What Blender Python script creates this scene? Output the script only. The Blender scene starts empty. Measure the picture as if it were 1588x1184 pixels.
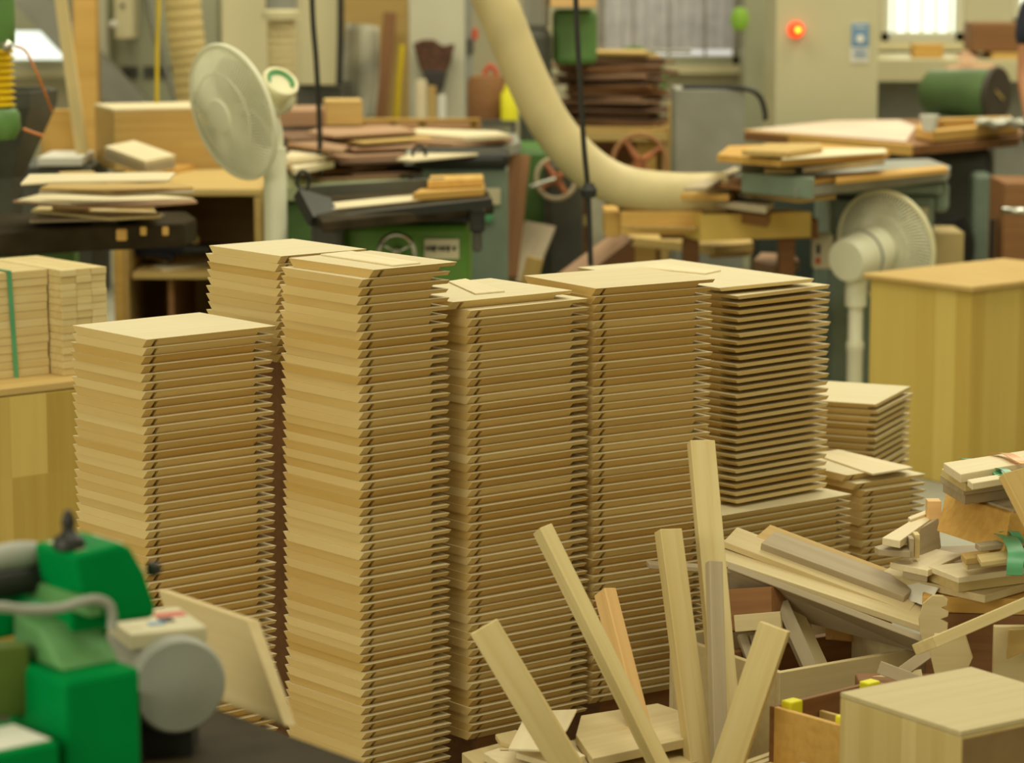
import bpy, bmesh, math, random
from mathutils import Vector, Matrix

# ------------------------------------------------------------------ camera, world, lights, exposure
FPX = 4431.0                                  # focal length in pixels of the 1588 x 1184 frame
PITCH = math.atan(692 / FPX)
CAM_H = 1.55
CP, SP = math.cos(PITCH), math.sin(PITCH)
scene = bpy.context.scene
cam_data = bpy.data.cameras.new('camera')
cam = bpy.data.objects.new('camera', cam_data)
scene.collection.objects.link(cam)
scene.camera = cam
cam.location = (0, 0, CAM_H)
cam.rotation_euler = (math.pi / 2 - PITCH, 0, 0)
cam_data.sensor_width = 36
cam_data.lens = FPX / 1588 * 36
cam_data.clip_start = 0.05
cam_data.dof.use_dof = True
cam_data.dof.focus_distance = 5.05
cam_data.dof.aperture_fstop = 4.5

world = bpy.data.worlds.new('world')
scene.world = world
world.use_nodes = True
world.node_tree.nodes['Background'].inputs['Color'].default_value = (1.0, 0.88, 0.46, 1)
world.node_tree.nodes['Background'].inputs['Strength'].default_value = 0.34


def area_light(name, loc, target, sx, sy, power, color):
    d = bpy.data.lights.new(name, 'AREA')
    d.shape = 'RECTANGLE'
    d.size, d.size_y = sx, sy
    d.energy = power
    d.color = color
    o = bpy.data.objects.new(name, d)
    scene.collection.objects.link(o)
    o.location = loc
    o.rotation_euler = (Vector(target) - Vector(loc)).to_track_quat('-Z', 'Y').to_euler()
    return o


WARM = (1.0, 0.95, 0.72)
area_light('ceiling_light', (0.5, 2.7, 4.2), (0.1, 4.6, 0), 2.2, 1.6, 62, WARM)
area_light('ceiling_light', (-0.6, 6.2, 4.2), (-0.6, 6.2, 0), 2.4, 1.6, 45, WARM)
area_light('ceiling_light', (1.8, 8.0, 4.2), (1.8, 8.0, 0), 1.6, 3.0, 75, WARM)
area_light('ceiling_light', (-1.5, 10.2, 4.2), (-1.3, 10.2, 0), 1.6, 3.0, 100, WARM)
area_light('ceiling_light', (2.4, 11.5, 4.2), (2.4, 11.5, 0), 1.6, 3.0, 105, WARM)
area_light('window_and_fill_light', (-3.6, 0.2, 2.3), (-0.1, 5.4, 0.5), 3.6, 2.0, 120, WARM)
area_light('window_and_fill_light', (3.2, -0.8, 1.7), (0.2, 5.4, 0.5), 3.4, 2.2, 12, WARM)  # unseen soft fill added at the front right to brighten the undercut faces

scene.view_settings.view_transform = 'Standard'
scene.view_settings.look = 'None'
scene.view_settings.exposure = 0.0
scene.view_settings.gamma = 1.0
scene.view_settings.use_curve_mapping = False
scene.cycles.use_denoising = True
scene.cycles.max_bounces = 6

R = math.radians
rnd = random.Random(7)


def ray(x, y):
    u = (x - 794) / FPX
    v = -(y - 592) / FPX
    return Vector((u, CP + v * SP, -SP + v * CP))


def D(x, y, Y):                                # the world point seen at (x, y) on the vertical plane at distance Y
    r = ray(x, y)
    return Vector((0, 0, CAM_H)) + r * (Y / r.y)


def G(x, y, z):                                # the world point seen at (x, y) on the horizontal plane at height z
    r = ray(x, y)
    return Vector((0, 0, CAM_H)) + r * ((z - CAM_H) / r.z)


# ------------------------------------------------------------------ materials
def _mat(name):
    m = bpy.data.materials.new(name)
    m.use_nodes = True
    return m, m.node_tree.nodes, m.node_tree.links, m.node_tree.nodes['Principled BSDF']


def plain(name, rgb, rough=0.5, metal=0.0, var=0.08, scale=6.0, alpha=1.0, trans=0.0, grime=None):
    m, n, l, b = _mat(name)
    tc = n.new('ShaderNodeTexCoord')
    no = n.new('ShaderNodeTexNoise')
    no.inputs['Scale'].default_value = scale
    no.inputs['Detail'].default_value = 4
    l.new(tc.outputs['Object'], no.inputs['Vector'])
    mx = n.new('ShaderNodeMix')
    mx.data_type = 'RGBA'
    g = grime or tuple(c * (1 - 2 * var) for c in rgb)
    mx.inputs['A'].default_value = (*g, 1)
    mx.inputs['B'].default_value = (*[min(1, c * (1 + var)) for c in rgb], 1)
    rm = n.new('ShaderNodeMapRange')
    rm.inputs['From Min'].default_value = 0.3
    rm.inputs['From Max'].default_value = 0.62
    l.new(no.outputs['Fac'], rm.inputs['Value'])
    l.new(rm.outputs['Result'], mx.inputs['Factor'])
    l.new(mx.outputs['Result'], b.inputs['Base Color'])
    b.inputs['Roughness'].default_value = rough
    b.inputs['Metallic'].default_value = metal
    b.inputs['Alpha'].default_value = alpha
    b.inputs['Transmission Weight'].default_value = trans
    return m


def emit(name, rgb, strength):
    m, n, l, b = _mat(name)
    b.inputs['Base Color'].default_value = (*rgb, 1)
    b.inputs['Emission Color'].default_value = (*rgb, 1)
    b.inputs['Emission Strength'].default_value = strength
    return m


def wood(name, light, dark, spread=0.35, grain=(1.2, 26, 26), rough=0.6, stave=None):
    """wood with grain along the object's local x, one tone per object; stave = size (m) of glued-up blocks of different tone"""
    m, n, l, b = _mat(name)
    tc = n.new('ShaderNodeTexCoord')
    oi = n.new('ShaderNodeObjectInfo')
    off = n.new('ShaderNodeVectorMath')
    off.operation = 'SCALE'
    off.inputs[0].default_value = (37.0, 91.0, 53.0)
    l.new(oi.outputs['Random'], off.inputs['Scale'])
    add = n.new('ShaderNodeVectorMath')
    l.new(tc.outputs['Object'], add.inputs[0])
    l.new(off.outputs['Vector'], add.inputs[1])
    mp = n.new('ShaderNodeMapping')
    mp.inputs['Scale'].default_value = grain
    l.new(add.outputs['Vector'], mp.inputs['Vector'])
    no = n.new('ShaderNodeTexNoise')
    no.inputs['Scale'].default_value = 2.2
    no.inputs['Detail'].default_value = 5
    no.inputs['Distortion'].default_value = 0.35
    l.new(mp.outputs['Vector'], no.inputs['Vector'])
    fine = n.new('ShaderNodeMapRange')
    fine.inputs['From Min'].default_value = 0.3
    fine.inputs['From Max'].default_value = 0.7
    l.new(no.outputs['Fac'], fine.inputs['Value'])
    # tone of the piece
    if stave:
        sn = n.new('ShaderNodeVectorMath')
        sn.operation = 'SNAP'
        sn.inputs[1].default_value = stave
        l.new(tc.outputs['Object'], sn.inputs[0])
        wn = n.new('ShaderNodeTexWhiteNoise')
        l.new(sn.outputs['Vector'], wn.inputs['Vector'])
        tone = wn.outputs['Value']
    else:
        tone = oi.outputs['Random']
    a = n.new('ShaderNodeMath')
    a.operation = 'MULTIPLY'
    a.inputs[1].default_value = spread
    l.new(tone, a.inputs[0])
    c = n.new('ShaderNodeMath')
    c.operation = 'MULTIPLY_ADD'
    c.inputs[1].default_value = 1 - spread
    l.new(fine.outputs['Result'], c.inputs[0])
    l.new(a.outputs[0], c.inputs[2])
    mx = n.new('ShaderNodeMix')
    mx.data_type = 'RGBA'
    mx.inputs['A'].default_value = (*light, 1)
    mx.inputs['B'].default_value = (*dark, 1)
    l.new(c.outputs[0], mx.inputs['Factor'])
    l.new(mx.outputs['Result'], b.inputs['Base Color'])
    bp = n.new('ShaderNodeBump')
    bp.inputs['Strength'].default_value = 0.05
    l.new(no.outputs['Fac'], bp.inputs['Height'])
    l.new(bp.outputs['Normal'], b.inputs['Normal'])
    b.inputs['Roughness'].default_value = rough
    b.inputs['Specular IOR Level'].default_value = 0.25
    return m


M = {}
M['board'] = wood('pale board wood', (0.74, 0.66, 0.45), (0.66, 0.55, 0.33), spread=0.62)
M['board_edge'] = wood('cut edge of pale board wood', (0.74, 0.57, 0.27), (0.55, 0.35, 0.10), spread=0.85, grain=(3, 3, 30))
M['sheet'] = wood('veneer sheet wood', (0.82, 0.73, 0.51), (0.74, 0.62, 0.40), spread=0.3)
M['stick'] = wood('pale stick wood', (0.74, 0.62, 0.34), (0.60, 0.45, 0.19), spread=0.4, grain=(1.0, 30, 30))
M['orange_wood'] = wood('orange stick wood', (0.82, 0.56, 0.26), (0.68, 0.40, 0.15), spread=0.3)
M['ply'] = wood('plywood', (0.70, 0.59, 0.35), (0.57, 0.44, 0.22), spread=0.5)
M['tan'] = wood('tan wood', (0.64, 0.46, 0.18), (0.48, 0.31, 0.10), spread=0.5)
M['ochre'] = wood('ochre wood', (0.70, 0.44, 0.13), (0.52, 0.29, 0.07), spread=0.4)
M['brown'] = wood('brown wood', (0.34, 0.17, 0.07), (0.20, 0.09, 0.035), spread=0.5)
M['darkscrap'] = wood('dark scrap wood', (0.30, 0.18, 0.11), (0.13, 0.07, 0.045), spread=0.7)
M['pinkscrap'] = wood('pinkish scrap wood', (0.50, 0.32, 0.20), (0.32, 0.18, 0.10), spread=0.7)
M['greywood'] = wood('weathered wood', (0.52, 0.44, 0.31), (0.38, 0.30, 0.19), spread=0.5)
M['crate'] = wood('glued panel wood', (0.70, 0.54, 0.16), (0.54, 0.37, 0.08), spread=0.75, grain=(20, 20, 1.0), stave=(0.075, 0.075, 0.6))
M['block'] = wood('glued block wood', (0.68, 0.52, 0.16), (0.44, 0.30, 0.06), spread=0.8, grain=(20, 20, 1.0), stave=(0.09, 0.09, 0.19))
M['cubewood'] = wood('pale box wood', (0.70, 0.56, 0.27), (0.52, 0.38, 0.14), spread=0.6, grain=(22, 22, 1.2), stave=(0.03, 0.03, 2.0))
M['paletop'] = wood('pale veneer wood', (0.60, 0.51, 0.30), (0.53, 0.43, 0.23), spread=0.3)
M['sidewood'] = wood('dark side wood', (0.30, 0.20, 0.09), (0.20, 0.12, 0.05), spread=0.3, grain=(5, 5, 5))
M['floor'] = plain('concrete floor', (0.36, 0.35, 0.28), 0.7, var=0.12, scale=2)
M['wall'] = plain('painted wall', (0.50, 0.46, 0.31), 0.8, var=0.05, scale=1)
M['wall_light'] = plain('painted pillar', (0.60, 0.58, 0.44), 0.7, var=0.03, scale=1)
M['beige'] = plain('beige metal', (0.60, 0.54, 0.33), 0.45, var=0.04, scale=2)
M['sage'] = plain('grey green metal', (0.36, 0.36, 0.24), 0.45, var=0.04, scale=2)
M['grey'] = plain('grey metal', (0.28, 0.28, 0.24), 0.5, var=0.08)
M['darkgrey'] = plain('dark cast iron', (0.07, 0.07, 0.055), 0.45, var=0.15)
M['black'] = plain('black rubber', (0.015, 0.015, 0.013), 0.5, var=0.1)
M['green'] = plain('bright green paint', (0.0, 0.22, 0.045), 0.5, var=0.06, grime=(0.0, 0.19, 0.045))
M['rust'] = plain('rusty orange paint', (0.36, 0.12, 0.04), 0.6, var=0.2, scale=30)
M['dustygreen'] = plain('dusty green paint', (0.10, 0.27, 0.09), 0.6, var=0.15)
M['oldgreen'] = plain('old green paint', (0.10, 0.22, 0.055), 0.4, var=0.1)
M['midgreen'] = plain('grass green paint', (0.10, 0.24, 0.03), 0.4, var=0.06)
M['palegreen'] = plain('pale green paint', (0.38, 0.42, 0.24), 0.5, var=0.1)
M['teal'] = plain('grey teal paint', (0.20, 0.26, 0.205), 0.45, var=0.1)
M['motor'] = plain('grey motor paint', (0.35, 0.36, 0.32), 0.5, var=0.06)
M['steel'] = plain('brushed steel', (0.6, 0.6, 0.55), 0.25, metal=1.0, var=0.1)
M['irontop'] = plain('worn iron table', (0.045, 0.034, 0.020), 0.55, var=0.2, scale=9)
M['fanwhite'] = plain('fan plastic', (0.80, 0.80, 0.62), 0.4, var=0.03)
M['fancream'] = plain('cream fan rim', (0.80, 0.76, 0.50), 0.4, var=0.03)
M['fanblade'] = plain('clear fan blade', (0.74, 0.74, 0.60), 0.3, var=0.03, alpha=0.8)
M['fangreen'] = plain('green ring', (0.05, 0.36, 0.12), 0.4)
M['hose'] = plain('cream hose', (0.60, 0.50, 0.26), 0.5, var=0.05, scale=8)
M['ribhose'] = plain('ribbed hose', (0.60, 0.47, 0.20), 0.5, var=0.05)
M['yellow'] = plain('yellow plastic', (0.75, 0.55, 0.02), 0.4)
M['brightyellow'] = plain('bright yellow foam', (0.85, 0.80, 0.02), 0.6, var=0.03)
M['orange'] = plain('orange cable', (0.60, 0.20, 0.05), 0.5)
M['red'] = plain('red paint', (0.55, 0.08, 0.03), 0.4)
M['blue'] = plain('blue print', (0.16, 0.30, 0.48), 0.5, var=0.03)
M['white'] = plain('white paper', (0.78, 0.77, 0.70), 0.6, var=0.02)
M['pinkpaper'] = plain('pinkish paper', (0.74, 0.60, 0.48), 0.6, var=0.05, scale=3)
M['navy'] = plain('navy cloth', (0.012, 0.014, 0.03), 0.9)
M['skin'] = plain('skin', (0.42, 0.19, 0.09), 0.55, var=0.05)
M['hair'] = plain('black hair', (0.012, 0.010, 0.009), 0.6)
M['bristle'] = plain('brown bristle', (0.10, 0.045, 0.025), 0.9, var=0.3, scale=40)
M['cardboard'] = plain('cardboard', (0.55, 0.42, 0.19), 0.8, var=0.05)
M['tie'] = plain('green plastic tie', (0.10, 0.36, 0.18), 0.35, var=0.1)
M['orangetie'] = plain('orange plastic tie', (0.72, 0.32, 0.10), 0.35, var=0.1)
M['lime'] = plain('lime green plastic', (0.30, 0.55, 0.06), 0.5)
M['cloth'] = plain('grey cloth', (0.42, 0.40, 0.31), 0.9, var=0.15)
M['ink'] = plain('dark ink', (0.04, 0.035, 0.03), 0.6)
M['label'] = plain('cream label', (0.62, 0.56, 0.38), 0.6, var=0.03)
M['glow'] = emit('window daylight', (0.90, 0.97, 0.92), 1.0)
M['glow_dim'] = emit('frosted window daylight', (0.72, 0.70, 0.66), 0.75)
for k_ in ('green', 'irontop'):
    M[k_].node_tree.nodes['Principled BSDF'].inputs['Specular IOR Level'].default_value = 0.04
M['lamp'] = emit('red lamp', (1.0, 0.06, 0.01), 1.2)
M['lampcore'] = emit('lamp core', (1.0, 0.65, 0.05), 2.0)


# ------------------------------------------------------------------ helpers
def tag(o, label, cat, group=None, kind=None):
    o['label'] = label
    o['category'] = cat
    if group:
        o['group'] = group
    if kind:
        o['kind'] = kind
    return o


def thing(name, label, cat, loc=(0, 0, 0), rotz=0.0, group=None, rot=None):
    o = bpy.data.objects.new(name, None)
    scene.collection.objects.link(o)
    o.location = loc
    o.rotation_euler = rot or (0, 0, rotz)
    o.empty_display_size = 0.05
    bpy.context.view_layer.update()
    return tag(o, label, cat, group)


class MB:
    """collects shapes; build() links them as one mesh object"""

    def __init__(s):
        s.bm = bmesh.new()

    def poly(s, pts, faces, smooth=False):
        vs = [s.bm.verts.new(p) for p in pts]
        for f in faces:
            try:
                fc = s.bm.faces.new([vs[i] for i in f])
                fc.smooth = smooth
            except ValueError:
                pass
        return s

    def box(s, c, d, mat=None):
        mat = mat or Matrix.Identity(4)
        pts = []
        for k in range(8):
            p = Vector((c[0] + d[0] * (0.5 if k & 1 else -0.5), c[1] + d[1] * (0.5 if k & 2 else -0.5), c[2] + d[2] * (0.5 if k & 4 else -0.5)))
            pts.append(mat @ p)
        return s.poly(pts, [(0, 1, 3, 2), (4, 6, 7, 5), (0, 4, 5, 1), (2, 3, 7, 6), (0, 2, 6, 4), (1, 5, 7, 3)])

    def prism(s, ring, vec):                  # ring of points extruded by vec
        n = len(ring)
        vec = Vector(vec)
        pts = [Vector(p) for p in ring] + [Vector(p) + vec for p in ring]
        fs = [tuple(range(n)), tuple(range(2 * n - 1, n - 1, -1))]
        fs += [(i, (i + 1) % n, (i + 1) % n + n, i + n) for i in range(n)]
        return s.poly(pts, fs)

    def tube(s, path, r, seg=12, closed=False, ribs=None, caps=True):
        path = [Vector(p) for p in path]
        n = len(path)
        rr = r if isinstance(r, (list, tuple)) else [r] * n
        rings = []
        prev = None
        for i, p in enumerate(path):
            if closed:
                t = path[(i + 1) % n] - path[i - 1]
            else:
                t = path[min(i + 1, n - 1)] - path[max(i - 1, 0)]
            t.normalize()
            if prev is None:
                a = Vector((0, 0, 1)) if abs(t.z) < 0.9 else Vector((1, 0, 0))
                u = t.cross(a).normalized()
            else:
                u = (prev - t * prev.dot(t)).normalized()
            prev = u
            w = t.cross(u)
            rings.append([s.bm.verts.new(p + (u * math.cos(2 * math.pi * k / seg) + w * math.sin(2 * math.pi * k / seg)) * rr[i]) for k in range(seg)])
        m = n if closed else n - 1
        for i in range(m):
            a, b = rings[i], rings[(i + 1) % n]
            for k in range(seg):
                f = s.bm.faces.new((a[k], a[(k + 1) % seg], b[(k + 1) % seg], b[k]))
                f.smooth = True
        if caps and not closed:
            s.bm.faces.new(rings[0][::-1])
            s.bm.faces.new(rings[-1])
        return s

    def lathe(s, prof, c=(0, 0, 0), axis=(0, 0, 1), seg=32, flat=False):
        ax = Vector(axis).normalized()
        a = Vector((0, 0, 1)) if abs(ax.z) < 0.9 else Vector((1, 0, 0))
        u = ax.cross(a).normalized()
        w = ax.cross(u)
        c = Vector(c)
        rings = []
        for r, h in prof:
            if r < 1e-6:
                rings.append([s.bm.verts.new(c + ax * h)])
            else:
                rings.append([s.bm.verts.new(c + ax * h + (u * math.cos(2 * math.pi * k / seg) + w * math.sin(2 * math.pi * k / seg)) * r) for k in range(seg)])
        for a_, b_ in zip(rings, rings[1:]):
            for k in range(seg):
                if len(a_) == 1 and len(b_) == 1:
                    break
                if len(a_) == 1:
                    f = s.bm.faces.new((a_[0], b_[k], b_[(k + 1) % seg]))
                elif len(b_) == 1:
                    f = s.bm.faces.new((a_[k], b_[0], a_[(k + 1) % seg]))
                else:
                    f = s.bm.faces.new((a_[k], a_[(k + 1) % seg], b_[(k + 1) % seg], b_[k]))
                f.smooth = not flat
        for r_ in (rings[0], rings[-1]):
            if len(r_) > 1:
                s.bm.faces.new(r_)
        return s

    def build(s, name, mat, parent=None, world_coords=True, frame=None, bevel=0.0, double=False):
        """frame: matrix of the object's own axes; the collected points are in world space unless world_coords is False"""
        bmesh.ops.recalc_face_normals(s.bm, faces=s.bm.faces)
        for e_ in s.bm.edges:
            if len(e_.link_faces) == 2 and e_.calc_face_angle(0) > 0.65:
                e_.smooth = False
        me = bpy.data.meshes.new(name)
        if world_coords:
            if frame is None:
                xs = [v.co for v in s.bm.verts]
                lo = Vector([min(c[i] for c in xs) for i in range(3)])
                hi = Vector([max(c[i] for c in xs) for i in range(3)])
                frame = Matrix.Translation(((lo.x + hi.x) / 2, (lo.y + hi.y) / 2, lo.z))
            s.bm.transform(frame.inverted())
        s.bm.to_mesh(me)
        s.bm.free()
        me.materials.append(mat)
        o = bpy.data.objects.new(name, me)
        scene.collection.objects.link(o)
        if world_coords:
            if parent is not None:
                o.parent = parent
                o.matrix_parent_inverse = Matrix.Identity(4)
                o.matrix_basis = world_of(parent).inverted() @ frame
            else:
                o.matrix_basis = frame
        elif parent is not None:
            o.parent = parent
        if bevel:
            b = o.modifiers.new('bevel', 'BEVEL')
            b.width = bevel
            b.segments = 2
            b.limit_method = 'ANGLE'
            b.angle_limit = R(40)
        return o


def world_of(o):
    m = o.matrix_basis.copy()
    while o.parent is not None:
        o = o.parent
        m = o.matrix_basis @ m
    return m


def frame_from(o, x, z):
    x = Vector(x).normalized()
    z = (Vector(z) - x * Vector(z).dot(x)).normalized()
    y = z.cross(x)
    m = Matrix.Identity(4)
    for i in range(3):
        m[i][0], m[i][1], m[i][2], m[i][3] = x[i], y[i], z[i], o[i]
    return m


def slab(name, mat, quad, z, t, parent=None, bevel=0.0015):
    """a board lying flat: its top outline as seen at height z, thickness t"""
    ring = [G(x, y, z) for x, y in quad]
    f = frame_from(sum(ring, Vector()) / len(ring) - Vector((0, 0, t)), max((ring[(i + 1) % len(ring)] - ring[i] for i in range(len(ring))), key=lambda v: v.length), (0, 0, 1))
    return MB().prism(ring, (0, 0, -t)).build(name, mat, parent, frame=f, bevel=bevel)


def tilted(name, mat, corners, t, parent=None, bevel=0.0015, four=False):
    """a board held at an angle: three corners (x, y, distance) of one face, the fourth completes it; t = thickness away from the camera side"""
    p = [D(*c) for c in corners]
    if not four:
        p.append(p[0] + p[2] - p[1])
    nrm = (p[1] - p[0]).cross(p[2] - p[1]).normalized()
    mid = sum(p, Vector()) / len(p)
    if nrm.dot(Vector((0, 0, CAM_H)) - mid) > 0:
        nrm = -nrm
    long = max((p[1] - p[0], p[2] - p[1]), key=lambda v: v.length)
    return MB().prism(p, nrm * t).build(name, mat, parent, frame=frame_from(mid, long, nrm), bevel=bevel)


def beam(name, mat, a, b, w, t, side=(1, 0, 0), parent=None, bevel=0.001):
    a, b = Vector(a), Vector(b)
    f = frame_from(a, b - a, Vector(side).cross(b - a))
    L = (b - a).length
    o = MB().box((L / 2, 0, 0), (L, w, t)).build(name, mat, parent, world_coords=False)
    if parent is not None:
        o.matrix_basis = world_of(parent).inverted() @ f
    else:
        o.matrix_basis = f
    if bevel:
        m = o.modifiers.new('bevel', 'BEVEL')
        m.width = bevel
        m.segments = 2
    return o


def boxy(name, mat, c, d, rotz=0.0, parent=None, bevel=0.004):
    """box by the centre of its base, world coordinates"""
    o = MB().box((0, 0, d[2] / 2), d).build(name, mat, parent, world_coords=False)
    f = Matrix.Translation(c) @ Matrix.Rotation(rotz, 4, 'Z')
    o.matrix_basis = world_of(parent).inverted() @ f if parent is not None else f
    if bevel:
        m = o.modifiers.new('bevel', 'BEVEL')
        m.width = bevel
        m.segments = 2
    return o


def span(name, mat, x0, y0, x1, y1, Y, depth, parent=None, bevel=0.004):
    """box whose front face covers the given rectangle of the view at distance Y"""
    a, b = D(x0, y1, Y), D(x1, y0, Y)
    return boxy(name, mat, ((a.x + b.x) / 2, Y + depth / 2, a.z), (b.x - a.x, depth, b.z - a.z), 0, parent, bevel)


def smooth_path(pts, n=8):
    pts = [Vector(p) for p in pts]
    out = []
    P = [pts[0] * 2 - pts[1]] + pts + [pts[-1] * 2 - pts[-2]]
    for i in range(1, len(P) - 2):
        for k in range(n):
            t = k / n
            a, b, c, d = P[i - 1], P[i], P[i + 1], P[i + 2]
            out.append(0.5 * ((2 * b) + (c - a) * t + (2 * a - 5 * b + 4 * c - d) * t * t + (3 * b - a - 3 * c + d) * t ** 3))
    out.append(pts[-1])
    return out


def floorspan(name, mat, x0, y0, x1, Y, depth, parent=None, bevel=0.004):
    """box standing on the floor, its front face between x0 and x1 of the view with its top at y0"""
    a, b = D(x0, y0, Y), D(x1, y0, Y)
    return boxy(name, mat, ((a.x + b.x) / 2, Y + depth / 2, 0), (b.x - a.x, depth, a.z), 0, parent, bevel)


def ordinal(n):
    return '%d%s' % (n, 'th' if 10 <= n % 100 <= 20 else {1: 'st', 2: 'nd', 3: 'rd'}.get(n % 10, 'th'))


def struct(o):
    o['kind'] = 'structure'
    return o


# ------------------------------------------------------------------ the room
BACK = 13.6
struct(MB().box((0, 8, -0.05), (16, 16, 0.1)).build('floor', M['floor']))


def wall_piece(name, x0, x1, z0, z1, mat=None, y=BACK, d=0.15):
    return struct(MB().box(((x0 + x1) / 2, y + d / 2, (z0 + z1) / 2), (x1 - x0, d, z1 - z0)).build(name, mat or M['wall']))


WT = 3.2
# openings (x0, x1, z0) taken from the view; all reach up to the lintel
ops = []
for n, (xa, xb, yb) in enumerate([(2, 118, 106), (926, 1150, 100), (1366, 1496, 64), (1570, 1760, 42)]):
    a, b = D(xa, yb, BACK), D(xb, yb, BACK)
    ops.append((a.x, b.x, a.z))
wl = MB()
edges = [-8.0]
for a, b, z in ops:
    edges += [a, b]
edges.append(8.0)
for i in range(0, len(edges), 2):
    a, b = edges[i], edges[i + 1]
    wl.box(((a + b) / 2, BACK + 0.075, WT / 2), (b - a, 0.15, WT))
for a, b, z in ops:
    wl.box(((a + b) / 2, BACK + 0.075, z / 2), (b - a, 0.15, z))
    wl.box(((a + b) / 2, BACK + 0.075, (2.6 + WT) / 2), (b - a, 0.15, WT - 2.6))
struct(wl.build('wall_back', M['wall']))
for i, (a, b, z) in enumerate(ops):
    w = bpy.data.objects.new('window_%d' % (i + 1), None)
    scene.collection.objects.link(w)
    w.location = ((a + b) / 2, BACK, z)
    struct(w)
    fr = MB()
    for x in (a + 0.02, b - 0.02):
        fr.box((x, BACK + 0.05, (z + 2.6) / 2), (0.04, 0.06, 2.6 - z))
    for zz in (z + 0.02, 2.58):
        fr.box(((a + b) / 2, BACK + 0.05, zz), (b - a, 0.06, 0.04))
    nb = (0, 3, 5, 1)[i]
    for k in range(nb):
        x = a + (b - a) * (k + 1) / (nb + 1)
        fr.box((x, BACK + 0.05, (z + 2.6) / 2), (0.012, 0.03, 2.6 - z))
    fr.build('window_frame', M['wall_light'] if i != 1 else M['sage'], w)
    pm = M['glow'] if i != 1 else M['glow_dim']
    MB().box(((a + b) / 2, BACK + 0.10, (z + 2.6) / 2), (b - a, 0.01, 2.6 - z)).build('window_pane', pm, w)
    MB().box(((a + b) / 2, BACK - 0.03, z - 0.02), (b - a + 0.1, 0.10, 0.04)).build('window_sill', M['beige'], w)
"""curtain in the second window"""
a, b, z = ops[1]
cu = MB()
n = 60
pts = []
for k in range(n + 1):
    x = a + (b - a) * k / n
    y = BACK + 0.01 + 0.010 * math.sin(k * 1.3) + 0.005 * math.sin(k * 3.1)
    pts += [(x, y, z + 0.07), (x, y, 2.55)]
cu.poly(pts, [(2 * k, 2 * k + 2, 2 * k + 3, 2 * k + 1) for k in range(n)], smooth=True)
c = cu.build('curtain', plain('lilac grey curtain', (0.76, 0.72, 0.70), 0.9, var=0.1, scale=14, alpha=0.6))
sm = c.modifiers.new('thickness', 'SOLIDIFY')
sm.thickness = 0.004
tag(c, 'lilac grey pleated curtain hanging in the middle window of the back wall', 'curtain')


# ------------------------------------------------------------------ the stacks of mitred boards
T = 0.015


def board_bm(Rl, W, groove=0.017, rab=0.032, mit=True):
    """x: across, groove near x = 0, rebated underside at x = Rl; y: along, both ends mitred inwards downwards"""
    h = T * 0.985
    prof = [(0, 0), (Rl, 0), (Rl, -.47 * h), (Rl - rab, -.47 * h), (Rl - rab, -h)]
    if groove:
        prof += [(groove + .0078, -h), (groove + .0078, -.15 * h), (groove, -.15 * h), (groove, -h)]
    prof += [(0, -h)]
    mb = MB()
    n = len(prof)
    pts = [(x, -z if mit else 0, z) for x, z in prof] + [(x, W + z if mit else W, z) for x, z in prof]
    mb.poly(pts, [tuple(range(n)), tuple(range(2 * n - 1, n - 1, -1))] + [(i, (i + 1) % n, (i + 1) % n + n, i + n) for i in range(n)])
    return mb


board_mesh_cache = {}


def board(o_xy, ang, z, size, groove=0.017, rab=0.032):
    """z is the height of its top face; the origin is the front corner"""
    key = (size, groove, rab)
    if key not in board_mesh_cache:
        ob = board_bm(size[0], size[1], groove, rab).build('mitred_board', M['board'], world_coords=False)
        ob.data.materials.append(M['board_edge'])
        for f in ob.data.polygons:
            if f.normal.z < 0.9:
                f.material_index = 1
        board_mesh_cache[key] = ob
    else:
        ob = board_mesh_cache[key].copy()
        scene.collection.objects.link(ob)
    ob.matrix_basis = Matrix.Translation((o_xy[0], o_xy[1], z)) @ Matrix.Rotation(ang, 4, 'Z')
    return ob


def stack(o_xy, ang, ztop, n, size, label, group, top=None, jit=0.0012, riser=True, groove=0.017, rab=0.032, drift=(0, 0), first=0):
    jr = random.Random(int(abs(o_xy[0]) * 1e4) + n)
    for k in range(n):
        z = ztop - k * T
        dx, dy = jr.gauss(0, jit), jr.gauss(0, jit)
        ca, sa = math.cos(ang), math.sin(ang)
        xy = (o_xy[0] + dx * ca - dy * sa + drift[0] * k, o_xy[1] + dx * sa + dy * ca + drift[1] * k)
        b = board(xy, ang + jr.gauss(0, 0.003), z, size, groove, rab)
        tag(b, 'pale board, %s from the top of the %s' % (ordinal(k + first), label), 'board', group)
    zb = ztop - n * T
    if riser and zb > 0.01:
        m = Matrix.Translation((o_xy[0], o_xy[1], 0)) @ Matrix.Rotation(ang, 4, 'Z')
        rb = MB().box((size[0] / 2, size[1] / 2, zb / 2), (size[0] - 0.09, size[1] - 0.09, zb - 0.001)).build('wooden_riser', M['brown'], world_coords=False)
        rb.matrix_basis = m
        tag(rb, 'brown wooden riser block under the ' + riser, 'block')


def top_board(corner, ztop, ang, size, label, group, groove=0.017):
    b = board(corner, ang, ztop, size, groove)
    tag(b, label, 'board', group)
    return b


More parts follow.
